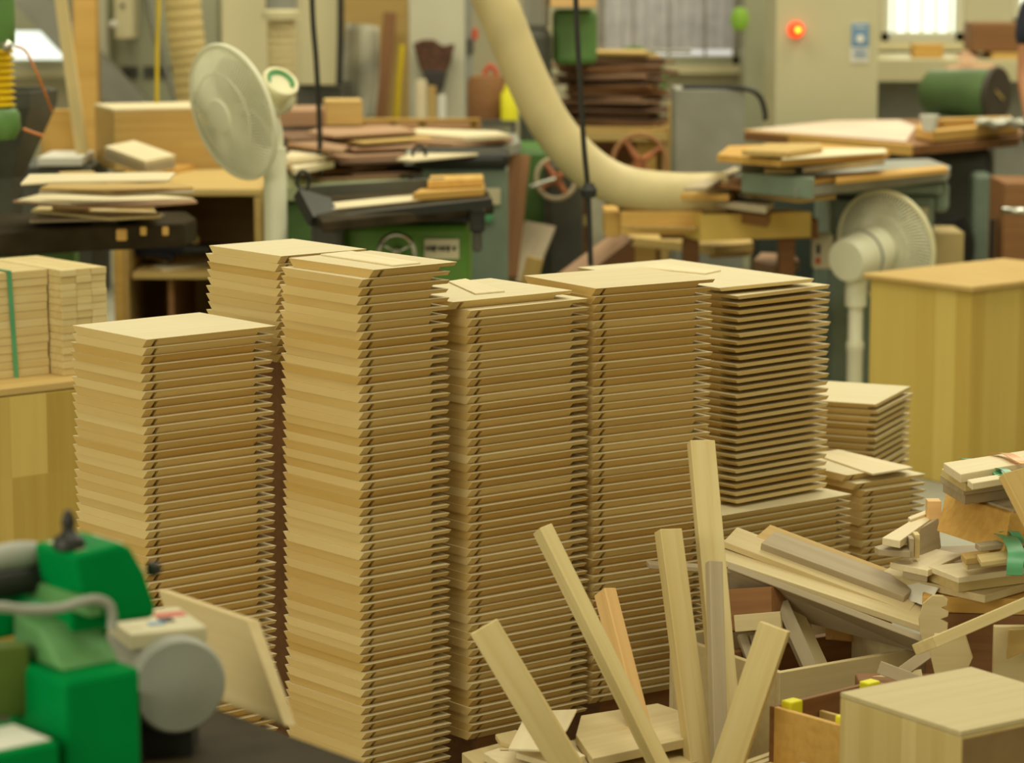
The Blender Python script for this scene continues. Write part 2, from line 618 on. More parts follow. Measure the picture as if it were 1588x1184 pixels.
stack((-0.615, 4.747), R(40.3), 0.880 - T, 49, (0.262, 0.235), 'stack at the left end of the row', 'boards of the left end stack', first=2, riser='left end stack of boards')
top_board((-0.612, 4.745), 0.880, R(40.3), (0.266, 0.236), 'topmost mitred board of the short stack at the left end of the row', 'boards of the left end stack')
stack((-0.249, 4.721), R(40.0), 0.9845, 60, (0.186, 0.235), 'tall narrow stack', 'boards of the tall narrow stack', first=2, riser='tall narrow stack of boards')
top_board((-0.230, 4.730), 0.9995, R(41.0), (0.181, 0.238), 'topmost mitred board of the tall narrow stack, a thin veneer slip lying on it', 'boards of the tall narrow stack')
stack((-0.069, 4.866), R(39.0), 0.913, 51, (0.266, 0.235), 'middle stack of the front row', 'boards of the middle stack', first=2, riser='middle stack of boards')
top_board((-0.101, 4.866), 0.928, R(38.5), (0.266, 0.235), 'topmost mitred board of the middle stack, shifted left with a veneer slip on it', 'boards of the middle stack')
stack((0.150, 5.048), R(34.0), 0.929 - T, 50, (0.262, 0.235), 'stack between the middle and the ledged stack', 'boards of the fourth front stack', first=2, riser='fourth stack of boards')
top_board((0.150, 5.048), 0.929, R(33.0), (0.264, 0.236), 'topmost mitred board of the stack between the middle stack and the ledged stack', 'boards of the fourth front stack')
stack((-0.416, 5.096), R(40.0), 0.982 - T, 12, (0.19, 0.235), 'stack half hidden behind the two left ones', 'boards of the back left stack', first=2, riser='back left stack of boards')
top_board((-0.413, 5.092), 0.982, R(39.5), (0.19, 0.234), 'topmost mitred board of the stack behind the two left ones', 'boards of the back left stack')
# the stack whose rebated ledges face forward, standing on a lower stack
L5 = (0.436 + 0.40 * math.cos(R(132)), 5.506 + 0.40 * math.sin(R(132)))
stack(L5, R(-48), 0.858, 28, (0.40, 0.272), 'right stack with ledged fronts', 'boards of the ledged right stack', first=2, riser=None, groove=0, rab=0.05)
tb = board((0.402 + 0.44 * math.cos(R(127.5)), 5.513 + 0.44 * math.sin(R(127.5))), R(-52.5), 0.873, (0.44, 0.254), 0, 0.05)
tag(tb, 'longest pale board, topmost of the ledged right stack, with a veneer slip on it', 'board', 'boards of the ledged right stack')
stack((0.6844 - 0.42 * math.cos(R(38.3)), 5.654 - 0.42 * math.sin(R(38.3))), R(38.3), 0.4376, 15, (0.42, 0.29), 'wide low stack carrying the ledged one', 'boards of the low carrying stack', first=1, riser='low carrying stack of boards')
stack((0.7215, 5.715), R(35.5), 0.431, 17, (0.166, 0.235), 'small low stack', 'boards of the small low stack', first=3, riser='small low stack of boards')
top_board((0.703, 5.717), 0.446, R(35.5), (0.19, 0.235), 'second mitred board from the top of the small low stack, jutting right', 'boards of the small low stack')
top_board((0.684, 5.732), 0.461, R(35.0), (0.175, 0.235), 'topmost mitred board of the small low stack, a wide thin panel on it', 'boards of the small low stack')
stack((0.778 + 0.36 * math.cos(R(156)), 6.049 + 0.36 * math.sin(R(156))), R(-24), 0.555, 12, (0.36, 0.275), 'low turned stack by the wooden box', 'boards of the low turned stack', first=1, riser='low turned stack of boards', groove=0, rab=0.02, jit=0.003)


def slip(quad, z, label, t=0.003):
    tag(slab('veneer_slip', M['sheet'], quad, z + t, t - 0.0002, bevel=0.0004), label, 'veneer slip')


slip([(497, 394), (545, 389), (652, 407), (610, 411)], 0.9995, 'thin pale veneer slip on top of the tall narrow stack')
slip([(695, 436), (722, 432), (783, 451), (737, 455)], 0.928, 'thin pale veneer slip on top of the middle stack')
slip([(998, 415), (1020, 409), (1118, 419), (1094, 424)], 0.873, 'thin pale veneer slip on the longest board of the ledged right stack')
slip([(1268, 706), (1300, 697), (1416, 725), (1353, 735)], 0.461, 'wide thin pale panel lying on the small low stack', t=0.004)

# ------------------------------------------------------------------ left and middle of the background
BOARDANG = R(40.3)
U = Vector((math.cos(BOARDANG), math.sin(BOARDANG), 0))
V = Vector((-math.sin(BOARDANG), math.cos(BOARDANG), 0))


def uvbox(name, mat, p, du, dv, dz, parent=None, bevel=0.003, ang=BOARDANG):
    """box from its front corner p, du to the right and back, dv to the left and back"""
    o = MB().box((du / 2, dv / 2, dz / 2), (abs(du), abs(dv), dz)).build(name, mat, parent, world_coords=False)
    f = Matrix.Translation(p) @ Matrix.Rotation(ang, 4, 'Z')
    o.matrix_basis = world_of(parent).inverted() @ f if parent is not None else f
    if bevel:
        m = o.modifiers.new('bevel', 'BEVEL')
        m.width = bevel
        m.segments = 2
    return o


# glued wooden box at the left edge with two tied bundles on it
p0 = G(-110, 616, 0.58)
t = thing('wooden_box', 'tall box of glued wood blocks at the left edge, carrying tied slat bundles', 'box', (p0.x, p0.y, 0))
uvbox('body', M['block'], (p0.x + .012, p0.y + .012, 0), 0.62, 0.55, 0.560, t)
uvbox('lid', M['tan'], (p0.x, p0.y, 0.562), 0.645, 0.575, 0.018, t)
q = G(99, 584, 0.58)
t = thing('slat_bundle', 'bundle of short pale slats seen end on, on the box at the left', 'bundle', (q.x, q.y, 0.58))
for c_ in range(3):
    for r_ in range(15):
        uvbox('slat', M['stick'], Vector((q.x, q.y, 0.5805 + r_ * 0.0158)) + U * (0.0395 * c_ + 0.0005) + V * rnd.uniform(0, .006), 0.0385, 0.30, 0.0152, t, 0.001)
q2 = q + V * 0.052 - U * 0.003
t = thing('slat_bundle', 'bundle of pale boards with a green strap, at the left edge of the photo', 'bundle', (q2.x, q2.y, 0.58))
for r_ in range(13):
    uvbox('slat', M['stick'], Vector((q2.x, q2.y, 0.5805 + r_ * 0.0182)) + U * rnd.uniform(-.004, 0) + V * rnd.uniform(0, .003), -0.42, 0.22, 0.0176, t, 0.001)
sp_ = [q2 - U * 0.105 + V * dv_ for dv_ in (-0.001, 0.2225)]
ring = []
for (p_, z_) in ((sp_[0], .5795), (sp_[0], .8185), (sp_[1], .8185), (sp_[1], .5795)):
    ring.append(Vector((p_.x, p_.y, z_)))
st = MB()
for i_ in range(3):
    a_, b_ = ring[i_], ring[i_ + 1]
    lean = U * (-0.012 if i_ == 0 else 0)
    w_ = U * 0.011
    n_ = (0.0012 * (V * -1), Vector((0, 0, .0012)), 0.0012 * V)[i_]
    st.poly([a_ - lean, a_ + w_ - lean, b_ + w_, b_, a_ - lean + n_, a_ + w_ - lean + n_, b_ + w_ + n_, b_ + n_], [(0, 1, 2, 3), (7, 6, 5, 4), (0, 4, 5, 1), (1, 5, 6, 2), (2, 6, 7, 3), (3, 7, 4, 0)])
st.build('strap', M['tie'], t)

# dark machine table at the left
t = thing('machine_table', 'dark green cast iron machine table at the left edge, loaded with thin offcuts', 'machine', D(60, 480, 8.0))
ringpx = [(-90, 366), (150, 352), (285, 347), (305, 338), (290, 328), (-90, 332)]
slab('tabletop', M['irontop'], ringpx, 0.78, 0.065, t, 0.008)
c = D(20, 400, 8.05)
boxy('pedestal', M['oldgreen'], (c.x, 8.1, 0), (0.34, 0.34, 0.70), 0.1, t, 0.02)
for x_ in (222, 256):
    span('bolt_plate', M['ochre'], x_ - 5, 352, x_ + 5, 366, 7.40, 0.01, t)
span('stop_block', M['ochre'], 180, 356, 196, 374, 7.40, 0.02, t)
# thin offcuts on it
for i_, (qd, z_, mt, lb) in enumerate([
    ([(45, 342), (190, 338), (255, 332), (60, 329)], .800, 'greywood', 'lowest broad offcut on the dark machine table'),
    ([(48, 326), (170, 338), (250, 334), (240, 326), (60, 320)], .812, 'stick', 'pale offcut with a wavy end, lower one on the machine table'),
    ([(20, 311), (120, 320), (230, 318), (306, 312), (300, 308), (60, 303)], .85, 'pinkscrap', 'pinkish thin offcut in the middle of the pile on the machine table'),
    ([(28, 309), (110, 314), (300, 307), (240, 302), (60, 301)], .858, 'sheet', 'long pale offcut reaching the crate, middle of the pile at left'),
    ([(60, 296), (180, 301), (302, 296), (290, 291), (70, 288)], .895, 'greywood', 'thin grey offcut second from the top of the left pile'),
    ([(62, 291), (170, 296), (300, 290), (280, 285), (80, 284)], .903, 'tan', 'thin tan offcut below the top of the left pile'),
    ([(32, 284), (45, 270), (272, 267), (262, 278), (80, 281)], .945, 'sheet', 'wide pale offcut with bark edge topping the left pile'),
]):
    tag(slab('wood_offcut', M[mt], qd, z_, 0.007), lb, 'offcut')
for i_, (x_, y_, Y_, zz, h_) in enumerate([(110, 300, 7.75, .781, .07), (210, 300, 7.8, .781, .07), (120, 300, 8.1, .86, .03), (230, 300, 8.1, .86, .03)]):
    c = D(x_, y_, Y_)
    tag(boxy('wood_block', M['tan'], (c.x, Y_, zz), (0.10, 0.04, h_ - 0.002), 0.2 * i_), ('left lower', 'right lower', 'left upper', 'right upper')[i_] + ' tan block between the offcuts on the machine table', 'block', 'spacer blocks on the machine table')

# open cabinet behind it
t = thing('open_cabinet', 'open ochre wooden cabinet behind the machine table, tools on its shelf', 'cabinet', D(290, 500, 9.0))
a_, b_ = D(150, 290, 8.75), D(405, 290, 8.75)
xm, wd = (a_.x + b_.x) / 2, b_.x - a_.x
boxy('top_panel', M['tan'], (xm, 9.22, 0.76), (wd, 0.95, 0.022), 0, t)
boxy('side_panel', M['tan'], (b_.x - 0.012, 9.22, 0), (0.022, 0.94, 0.759), 0, t)
boxy('side_panel', M['tan'], (a_.x + 0.08, 9.22, 0), (0.022, 0.94, 0.759), 0, t)
boxy('back_panel', M['tan'], (xm, 9.68, 0), (wd - 0.05, 0.015, 0.758), 0, t)
boxy('shelf', M['tan'], (xm + .04, 9.22, 0.50), (wd - 0.12, 0.90, 0.02), 0, t)
boxy('post', M['ochre'], (D(182, 300, 8.72).x, 8.72, 0), (0.028, 0.03, 0.76), 0, t)
boxy('divider', M['brown'], (D(268, 300, 8.9).x, 9.1, 0), (0.02, 0.6, 0.499), 0, t)


def sack(name, mat, pts, r, label, cat, parent=None):
    o = MB().tube(smooth_path(pts, 6), r, 10).build(name, M[mat], parent)
    if parent is None:
        tag(o, label, cat)
    return o


t = thing('work_glove', 'dark blue work gloves on the shelf of the open cabinet', 'gloves', D(250, 385, 8.95))
sack('palm', 'navy', [D(200, 380, 8.9), D(230, 378, 8.9), D(262, 382, 8.9), D(285, 388, 8.9)], 0.020, '', '', t)
sack('cuff', 'black', [D(285, 388, 8.9), D(325, 388, 8.9)], 0.018, '', '', t)
sack('finger', 'navy', [D(205, 392, 8.92), D(240, 392, 8.9), D(270, 398, 8.9)], 0.012, '', '', t)
sack('finger', 'navy', [D(205, 372, 8.92), D(235, 370, 8.9), D(265, 374, 8.9)], 0.010, '', '', t)
tag(MB().lathe([(0, -.015), (.013, -.01), (.016, 0), (.013, .01), (0, .015)], D(302, 372, 8.95)).build('wooden_ball', M['stick']), 'round pale wooden ball above the gloves in the cabinet', 'ball')
tag(slab('wood_offcut', M['sheet'], [(235, 412), (300, 403), (330, 402), (322, 410), (252, 419)], 0.525, .008), 'pale pointed offcut lying under the gloves in the cabinet', 'offcut')
tag(slab('wood_offcut', M['greywood'], [(205, 382), (222, 382), (270, 400), (258, 406), (225, 398)], 0.54, .008), 'grey forked offcut left under the gloves in the cabinet', 'offcut')
tag(span('wooden_carton', M['ochre'], 272, 412, 332, 432, 9.0, .12), 'small ochre carton deep in the open cabinet', 'carton')
tag(boxy('tool_bag', M['darkgrey'], (D(225, 460, 9.2).x, 9.25, 0), (.13, .25, .16), 0.1, None, 0.02), 'dark bag at the bottom of the open cabinet', 'bag')

# things on the cabinet and behind it
t = thing('wooden_case', 'long ochre wooden case standing behind the left fan', 'case', G(180, 268, 0.78))
c0 = G(178, 266, .782)
zt = .782 + 0.205
uvbox('body', M['tan'], c0, 0.42, 0.30, 0.195, t, 0.003, R(20))
uvbox('lid', M['sheet'], c0 + Vector((0, 0, .196)), 0.43, 0.31, 0.010, t, 0.002, R(20))
for i_ in range(3):
    dy_ = 7.5 * i_
    tag(tilted('thick_board', M[('sheet', 'greywood', 'greywood')[i_]], [(162, 227 + dy_, 9.06), (225, 250 + dy_, 8.86), (272, 240 + dy_, 8.92)], .0122), ('pale top board', 'grey middle board', 'grey bottom board')[i_] + ' of the little block stack before the wooden case', 'board')
for i_, (qd, z_) in enumerate([([(228, 262), (270, 262), (330, 248), (325, 238), (262, 246)], .80), ([(240, 246), (300, 240), (335, 232), (300, 222), (245, 226)], .825), ([(262, 228), (290, 230), (330, 226), (318, 218), (270, 219)], .85)]):
    tag(slab('plank_offcut', M['ochre'], qd, z_, .022), ('lowest', 'middle', 'topmost')[i_] + ' ochre plank of the pile between block stack and left fan', 'plank')
t = thing('plastic_tray', 'white shallow tray left of the wooden case', 'tray', D(92, 262, 9.4))
span('tray_body', M['white'], 58, 244, 126, 258, 9.4, .3, t)
tag(span('support_cabinet', M['darkgrey'], -40, 259, 142, 470, 9.42, .4), 'dark metal cabinet under the white tray at left', 'cabinet')
t = thing('brown_board', 'orange brown wooden board with a pale edge strip, left of the case', 'board', D(92, 243, 9.7))
span('panel_face', M['ochre'], 64, 170, 118, 243, 9.70, .03, t)
tilted('edge_strip', M['stick'], [(114, 176, 9.66), (121, 176, 9.66), (128, 244, 9.66)], .01, t)
pa, pb = D(86, -60, 9.55), D(128, 243, 9.55)
tag(beam('leaning_stick', M['stick'], pa, pb, .040, .02, (1, 0, 0)), 'tall pale stick leaning in front of the left window', 'stick')

# green mortising machine, its bellows and hopper
cx = D(-8, 0, 7.9).x
t = thing('mortising_machine', 'old green machine head with yellow bellows at the upper left edge', 'machine', (cx, 7.9, .781))
z1, z2, z3, z4, z5_ = D(0, -40, 7.9).z, D(0, 78, 7.9).z, D(0, 168, 7.9).z, D(0, 216, 7.9).z, 0.0
MB().lathe([(0, z1 - z2 + .35), (.035, z1 - z2 + .35), (.05, z1 - z2), (.054, .10), (.052, .02), (.036, 0), (0, 0)], (cx, 7.9, z2)).build('spindle_head', M['oldgreen'], t)
prof = [(0, 0)]
for k in range(9):
    prof += [(.034, k * .0185), (.052, k * .0185 + .009)]
prof += [(.034, .166), (0, .166)]
MB().lathe(prof, (cx, 7.9, z3), flat=True).build('bellows', M['yellow'], t)
MB().lathe([(0, 0), (.045, 0), (.062, .03), (.060, .07), (.05, .085), (0, .085)], (cx, 7.9, z4)).build('spindle_nose', M['oldgreen'], t)
MB().lathe([(0, 0), (.013, 0), (.016, .01), (.008, .02), (0, .022)], D(10, 72, 7.84), (0.3, -1, 0.2)).build('silver_knob', M['steel'], t)
MB().tube(smooth_path([D(22, 71, 7.85), D(40, 80, 7.85), D(58, 115, 7.85), D(72, 150, 7.9), D(80, 172, 7.95)], 8), .0035, 8).build('orange_cable', M['orange'], t)
MB().tube(smooth_path([D(36, 200, 7.85), D(52, 206, 7.85), D(68, 211, 7.85)], 6), .004, 8).build('orange_cable', M['orange'], t)
MB().box((cx - .12, 8.02, 1.30), (.12, .12, 1.03)).build('column', M['oldgreen'], t)
MB().box((cx - .05, 7.98, 1.32), (.10, .10, .05)).build('arm', M['oldgreen'], t)
hc = D(-10, 290, 8.75)
t = thing('dust_hopper', 'dark grey flaring hopper behind the green machine head', 'hopper', (hc.x, 8.75, .7))
MB().lathe([(0, .7), (.085, .7), (.095, .82), (.20, 1.04), (.205, 1.085), (.19, 1.085), (.08, .80), (0, .80)], (hc.x, 8.75, 0), seg=8, flat=True).build('funnel', M['darkgrey'], t)
MB().lathe([(0, 0), (.05, 0), (.05, .7), (0, .7)], (hc.x, 8.75, 0), seg=12).build('stand', M['darkgrey'], t)

# far left: duct, posts, cabinet with louvres
tag(span('duct_box', M['sage'], 14, -70, 76, 48, 13.2, .4), 'grey green metal box hung before the left window', 'box')
tag(beam('chute', M['grey'], D(42, -10, 12.85), D(212, 172, 12.85), .13, .10, (1, 0, 0)), 'brownish grey chute slanting down behind the wooden post', 'chute')
pc = D(133, 0, 12.3)
tag(boxy('wooden_post', M['ochre'], (pc.x, 12.3, 0), (.10, .10, 3.0)), 'ochre wooden post right of the left window', 'post')
pc = D(158, 0, 12.9)
tag(MB().lathe([(0, 0), (.032, 0), (.032, 3), (0, 3)], (pc.x, 12.9, 0)).build('standpipe', M['wall_light']), 'pale standpipe beside the wooden post', 'pipe')
t = thing('louvred_cabinet', 'grey green electrical cabinet with two louvred vents, far left', 'cabinet', D(250, 300, 13.0))
a_, b_ = D(166, 100, 13.0), D(338, 100, 13.0)
boxy('body', M['sage'], ((a_.x + b_.x) / 2, 13.25, 0), (b_.x - a_.x, .5, 2.6), 0, t)
for x0, x1 in ((190, 214), (223, 266)):
    v_ = MB()
    for k in range(5):
        pa_, pb_ = D(x0, 104 + k * 3.6, 12.99), D(x1, 104 + k * 3.6, 12.99)
        v_.box(((pa_.x + pb_.x) / 2, 12.99, pa_.z), (pb_.x - pa_.x, .014, .006))
    v_.build('vent', M['darkgrey'], t)
MB().tube([D(222, -40, 12.97), D(240, 50, 12.97), D(275, 160, 12.97)], .012, 8).build('conduit', M['grey'], t)
t = thing('switch_box', 'beige switch box hanging on the louvred cabinet', 'box', D(190, 60, 12.8))
span('body', M['beige'], 178, -40, 205, 60, 12.75, .2, t)
span('latch', M['darkgrey'], 187, 6, 193, 12, 12.74, .01, t)
MB().lathe([(0, -.015), (.02, -.005), (.02, .012), (0, .02)], D(176, 38, 12.7)).build('indicator', M['white'], t)
tag(MB().tube(smooth_path([D(247, -200, 9.2), D(246, 0, 9.2), D(244, 60, 9.2), D(243, 160, 9.2)], 6), .0065, 8).build('yellow_hose', M['yellow']), 'thin yellow hose hanging down onto the wooden case', 'hose')


def ribbed(name, mat, pts, r, label, cat, n=6, pitch=0.022, seg=16, amp=.07):
    path = smooth_path(pts, 40)
    out, rad, acc = [path[0]], [r], 0
    step = pitch / 4
    for a_, b_ in zip(path, path[1:]):
        acc += (b_ - a_).length
        if acc >= step:
            out.append(b_)
            rad.append(r * (1 + amp * math.cos(len(out) * math.pi / 2)))
            acc = 0
    return tag(MB().tube(out, rad, seg).build(name, M[mat]), label, cat)


ribbed('ribbed_hose', 'ribhose', [D(278, -260, 10.4), D(280, -60, 10.4), D(287, 40, 10.4), D(296, 110, 10.4), D(305, 190, 10.4)], .066, 'ochre ribbed suction hose hanging behind the left fan', 'hose', pitch=.024, amp=.035)
ribbed('ribbed_hose', 'hose', [D(436, 22, 11.2), D(436, 60, 11.2), D(437, 110, 11.2), D(438, 190, 11.2)], .054, 'thinner cream ribbed hose before the beige cabinet', 'hose', pitch=.022, amp=.03)
t = thing('duct_fitting', 'beige duct with a grey window above the thinner ribbed hose', 'duct', D(436, 22, 11.2))
pc = D(436, 0, 11.2)
MB().lathe([(0, 0), (.075, 0), (.075, .03), (.06, .04), (.06, .9), (0, .9)], (pc.x, 11.2, D(0, 30, 11.2).z)).build('pipe', M['beige'], t)
MB().lathe([(.0, 0), (.0615, 0), (.0615, .10), (0, .10)], (pc.x, 11.2, D(0, 18, 11.2).z)).build('sight_glass', M['grey'], t)
t = thing('beige_cabinet', 'tall beige metal cabinet behind the black hanging cord', 'cabinet', D(430, 132, 12.2))
span('body', M['beige'], 345, -90, 498, 132, 12.0, .5, t)
span('door', M['beige'], 466, -90, 526, 132, 11.97, .03, t)
tag(span('low_cupboard', M['darkgrey'], 350, 134, 530, 420, 12.0, .5), 'dark low cupboard carrying the beige cabinet', 'cupboard')
tag(MB().tube([D(529, -120, 11.9), D(528, 60, 11.9), D(526, 132, 11.9)], .014, 10).build('black_pipe', M['black']), 'black pipe along the right edge of the beige cabinet', 'pipe')
for i_, (a_, b_, w_, mt, lb) in enumerate([((605, 20), (575, 190), .06, 'brown', 'dark brown board leaning left of the white pillar'), ((560, 60), (545, 195), .05, 'greywood', 'grey board leaning behind the hanging cloth')]):
    tag(beam('leaning_board', M[mt], D(*a_, 13.2), D(b_[0] - 8, 430, 12.9) * 1.0 - Vector((0, 0, D(b_[0], 430, 12.9).z - .012)), w_, .02, (1, 0, 0)), lb, 'board')
tag(span('plywood_backing', M['tan'], 532, -60, 632, 190, 13.3, .05), 'tan plywood sheet on the wall left of the white pillar', 'sheet')
cl = MB()
pts, fs = [], []
nx, ny = 12, 12
for j in range(ny + 1):
    for i_ in range(nx + 1):
        u_, v_ = i_ / nx, j / ny
        x_ = 536 + 52 * u_ + 6 * math.sin(v_ * 3) * (u_ - .4) - 8 * v_
        pts.append(D(x_, 35 + 150 * v_ + 6 * u_, 12.5 + .03 * math.sin(u_ * 9) + .02 * math.sin(v_ * 7 + u_ * 4)))
for j in range(ny):
    for i_ in range(nx):
        k = j * (nx + 1) + i_
        fs.append((k, k + 1, k + nx + 2, k + nx + 1))
cl.poly(pts, fs, True)
o = cl.build('hanging_cloth', M['cloth'])
sm = o.modifiers.new('thickness', 'SOLIDIFY')
sm.thickness = .01
tag(o, 'crumpled pale grey cloth hanging beside the beige cabinet', 'cloth')
tag(MB().tube([D(624, 70, 12.4), D(618, 130, 12.4), G(598, 440, .012)], .012, 8).build('yellow_rod', M['yellow']), 'yellow rod leaning at the left side of the white pillar', 'rod')
pa_, pb_ = D(634, 0, 12.6), D(728, 0, 12.6)
struct(boxy('column_white', M['wall_light'], ((pa_.x + pb_.x) / 2, 12.75, 0), (pb_.x - pa_.x, .3, 3.2)))
t = thing('hand_broom', 'brown broom head hung bristles up on the white pillar', 'broom', D(672, 145, 12.5))
pp = [(640, 68), (655, 62), (672, 62), (686, 72), (705, 68), (700, 95), (693, 112), (652, 110), (646, 88)]
br = MB().prism([D(x_, y_, 12.50) for x_, y_ in pp], (0, .06, 0))
br.build('bristles', M['bristle'], t, bevel=.008)
MB().prism([D(x_, y_, 12.495) for x_, y_ in [(652, 108), (694, 110), (688, 138), (678, 148), (668, 138)]], (0, .05, 0)).build('binding', M['ink'], t, bevel=.006)
for i_, (x0, y0, x1, mt, lb) in enumerate([(645, 124, 661, 'sheet', 'widest pale batten propped at the foot of the white pillar'), (663, 134, 676, 'tan', 'tan batten propped beside the widest pale one'), (680, 148, 691, 'white', 'narrow white batten propped at the pillar')]):
    tag(floorspan('upright_batten', M[mt], x0, y0, x1, 12.3, .03), lb, 'batten')
o = tag(MB().tube([D(726, -150, 12.2), D(727, 100, 12.2), Vector((D(728, 100, 12.2).x, 12.2, 0))], .017, 10).build('grey_pipe', M['grey']), 'grey pipe with a dark valve and red tag beside the white pillar', 'pipe')
span('valve', M['darkgrey'], 723, 60, 735, 82, 12.17, .05, o)
span('red_tag', M['red'], 732, 44, 741, 62, 12.17, .01, o)
t = thing('copper_tank', 'reddish brown tank in the middle of the background', 'tank', D(755, 190, 11.8))
MB().lathe([(0, 0), (.075, 0), (.08, .02), (.08, .16), (.07, .19), (0, .2)], D(755, 190, 11.8)).build('body', M['brown'], t)
MB().tube(smooth_path([D(748, 120, 11.8), D(760, 102, 11.8), D(770, 115, 11.8), D(772, 140, 11.8)], 6), .010, 8).build('red_hose', M['red'], t)
tag(floorspan('tool_stand', M['darkgrey'], 736, 188, 800, 11.6, .4), 'dark stand under the reddish tank', 'stand')
t = thing('yellow_canister', 'yellow canister beside the reddish tank', 'canister', D(790, 188, 11.7))
MB().lathe([(0, 0), (.035, 0), (.035, .11), (.02, .13), (.02, .15), (0, .15)], D(790, 188, 11.7)).build('body', M['brightyellow'], t)

# black cords from the ceiling
tag(MB().tube(smooth_path([D(478, -260, 9.0), D(484, 0, 9.0), D(490, 90, 9.0), D(495, 180, 9.0), D(497, 272, 9.0)], 8), .0085, 8).build('hanging_cable', M['black']), 'black cable hanging straight down before the beige cabinet', 'cable')
t = thing('hanging_cable', 'black cable with a plug hanging past the thick cream hose', 'cable', D(916, 410, 7.9))
MB().tube(smooth_path([D(888, -260, 7.9), D(893, 0, 7.9), D(899, 120, 7.9), D(905, 220, 7.9), D(912, 300, 7.9), D(916, 412, 7.9)], 8), .0075, 8).build('cable', M['black'], t)
MB().lathe([(0, 0), (.02, 0), (.024, .02), (.012, .04), (0, .04)], D(913, 306, 7.9)).build('plug', M['black'], t)

# thick cream hose
tag(MB().tube(smooth_path([D(715, -220, 8.9), D(748, -50, 8.9), D(780, 30, 8.9), D(812, 110, 8.9), D(852, 190, 8.9), D(903, 252, 8.9), D(962, 288, 8.9), D(1040, 300, 8.9), D(1120, 300, 8.95)], 14), .066, 24).build('suction_hose', M['hose']), 'thick smooth cream suction hose sweeping down across the middle', 'hose')

# planer (green) with black table, wheel and plate
t = thing('thickness_planer', 'green planer with black slanting table and silver handwheel, left of centre', 'machine', D(620, 600, 8.2))
a_, b_ = D(532, 348, 8.05), D(728, 340, 8.05)
boxy('body', M['midgreen'], ((a_.x + b_.x) / 2, 8.35, 0), (b_.x - a_.x, .6, a_.z), 0, t, .02)
slab('table', M['irontop'], [(478, 322), (500, 344), (766, 316), (758, 296), (640, 283), (466, 292)], .80, .03, t, .005)
tilted('front_rail', M['black'], [(490, 338, 7.72), (764, 308, 7.9), (764, 322, 7.9)], .03, t)
slab('scale_strip', M['sheet'], [(477, 318), (482, 327), (655, 309), (655, 300)], .806, .005, t)
tilted('fence', M['darkgrey'], [(470, 290, 8.15), (690, 276, 8.3), (690, 292, 8.3)], .02, t)
tilted('bracket', M['black'], [(463, 292, 7.85), (486, 336, 7.72), (536, 350, 7.8)], .03, t)
span('motor_box', M['darkgrey'], 482, 342, 532, 470, 7.95, .25, t, .02)
span('crank_arm', M['black'], 728, 322, 752, 362, 7.95, .05, t, .01)
span('crank_grip', M['darkgrey'], 732, 360, 748, 392, 7.96, .04, t, .01)
span('slide', M['black'], 560, 328, 728, 345, 8.0, .3, t)
wc = D(615, 392, 7.95)
MB().tube([wc + Vector((math.cos(k * math.pi / 18) * .050, .01 * math.sin(k * math.pi / 18), math.sin(k * math.pi / 18) * .050)) for k in range(36)], .0075, 8, closed=True).build('handwheel', M['steel'], t)
wh = MB()
for k in range(3):
    a__ = k * 2.094 + .5
    wh.tube([wc, wc + Vector((math.cos(a__) * .05, 0, math.sin(a__) * .05))], .004, 6)
wh.tube([wc, wc + Vector((0, .1, 0))], .01, 8)
wh.build('spokes', M['steel'], t)
pl_ = span('name_plate', M['label'], 658, 371, 712, 402, 8.04, .006, t, .001)
ik = MB()
for k, x_ in enumerate((663, 669, 674, 682, 688, 695, 704)):
    p_ = D(x_, 386, 8.036)
    ik.box((p_.x, 8.036, p_.z), (.0075, .002, .011 + .003 * (k % 3)))
    ik.box((p_.x + .001, 8.036, p_.z + .004), (.011, .002, .003))
ik.build('plate_lettering', M['ink'], pl_)
MB().tube([D(470, 280, 7.95) + Vector((math.cos(k * math.pi / 10) * .018, 0, math.sin(k * math.pi / 10) * .026)) for k in range(20)], .005, 6, closed=True).build('lifting_ring', M['black'], t)
tag(slab('ochre_block', M['ochre'], [(640, 300), (750, 292), (752, 284), (660, 288)], .825, .022), 'lower ochre block on the planer table', 'block')
tag(slab('ochre_block', M['ochre'], [(663, 281), (750, 277), (748, 270), (668, 272)], .85, .022), 'upper ochre block on the planer table', 'block')
# pale green table and body behind it
t = thing('flat_green_machine', 'machine with a pale green top behind the planer, seen beside the left fan', 'machine', D(540, 400, 9.0))
slab('tabletop', M['palegreen'], [(430, 292), (622, 285), (640, 274), (560, 262), (430, 270)], .78, .04, t)
a_, b_ = D(430, 300, 8.9), D(620, 300, 8.9)
boxy('body', M['oldgreen'], ((a_.x + b_.x) / 2, 9.15, 0), (b_.x - a_.x, .5, .738), 0, t, .02)
t = thing('teal_cabinet_machine', 'grey teal machine cabinet right of the green planer with a green button', 'machine', D(720, 500, 9.1))
a_, b_ = D(655, 262, 9.0), D(788, 262, 9.0)
boxy('body', M['teal'], ((a_.x + b_.x) / 2, 9.25, 0), (b_.x - a_.x, .5, a_.z), 0, t, .01)
MB().lathe([(0, 0), (.017, 0), (.017, .012), (0, .014)], D(757, 335, 8.99), (0, -1, 0)).build('button', M['tie'], t)
span('notice', M['label'], 752, 292, 776, 318, 8.985, .004, t)
slab('infeed_table', M['grey'], [(628, 240), (760, 236), (808, 220), (800, 206), (640, 212)], .86, .035, t)
span('cutter_housing', M['black'], 640, 238, 790, 262, 8.95, .3, t, .02)
MB().tube([D(650, 240, 8.85) + Vector((math.cos(k * math.pi / 10) * .02, 0, math.sin(k * math.pi / 10) * .028)) for k in range(20)], .006, 6, closed=True).build('ring', M['black'], t)
tag(slab('wood_strip', M['sheet'], [(615, 246), (640, 248), (742, 238), (735, 232), (640, 238)], .875, .008), 'pale strip lying on the grey infeed table', 'strip')

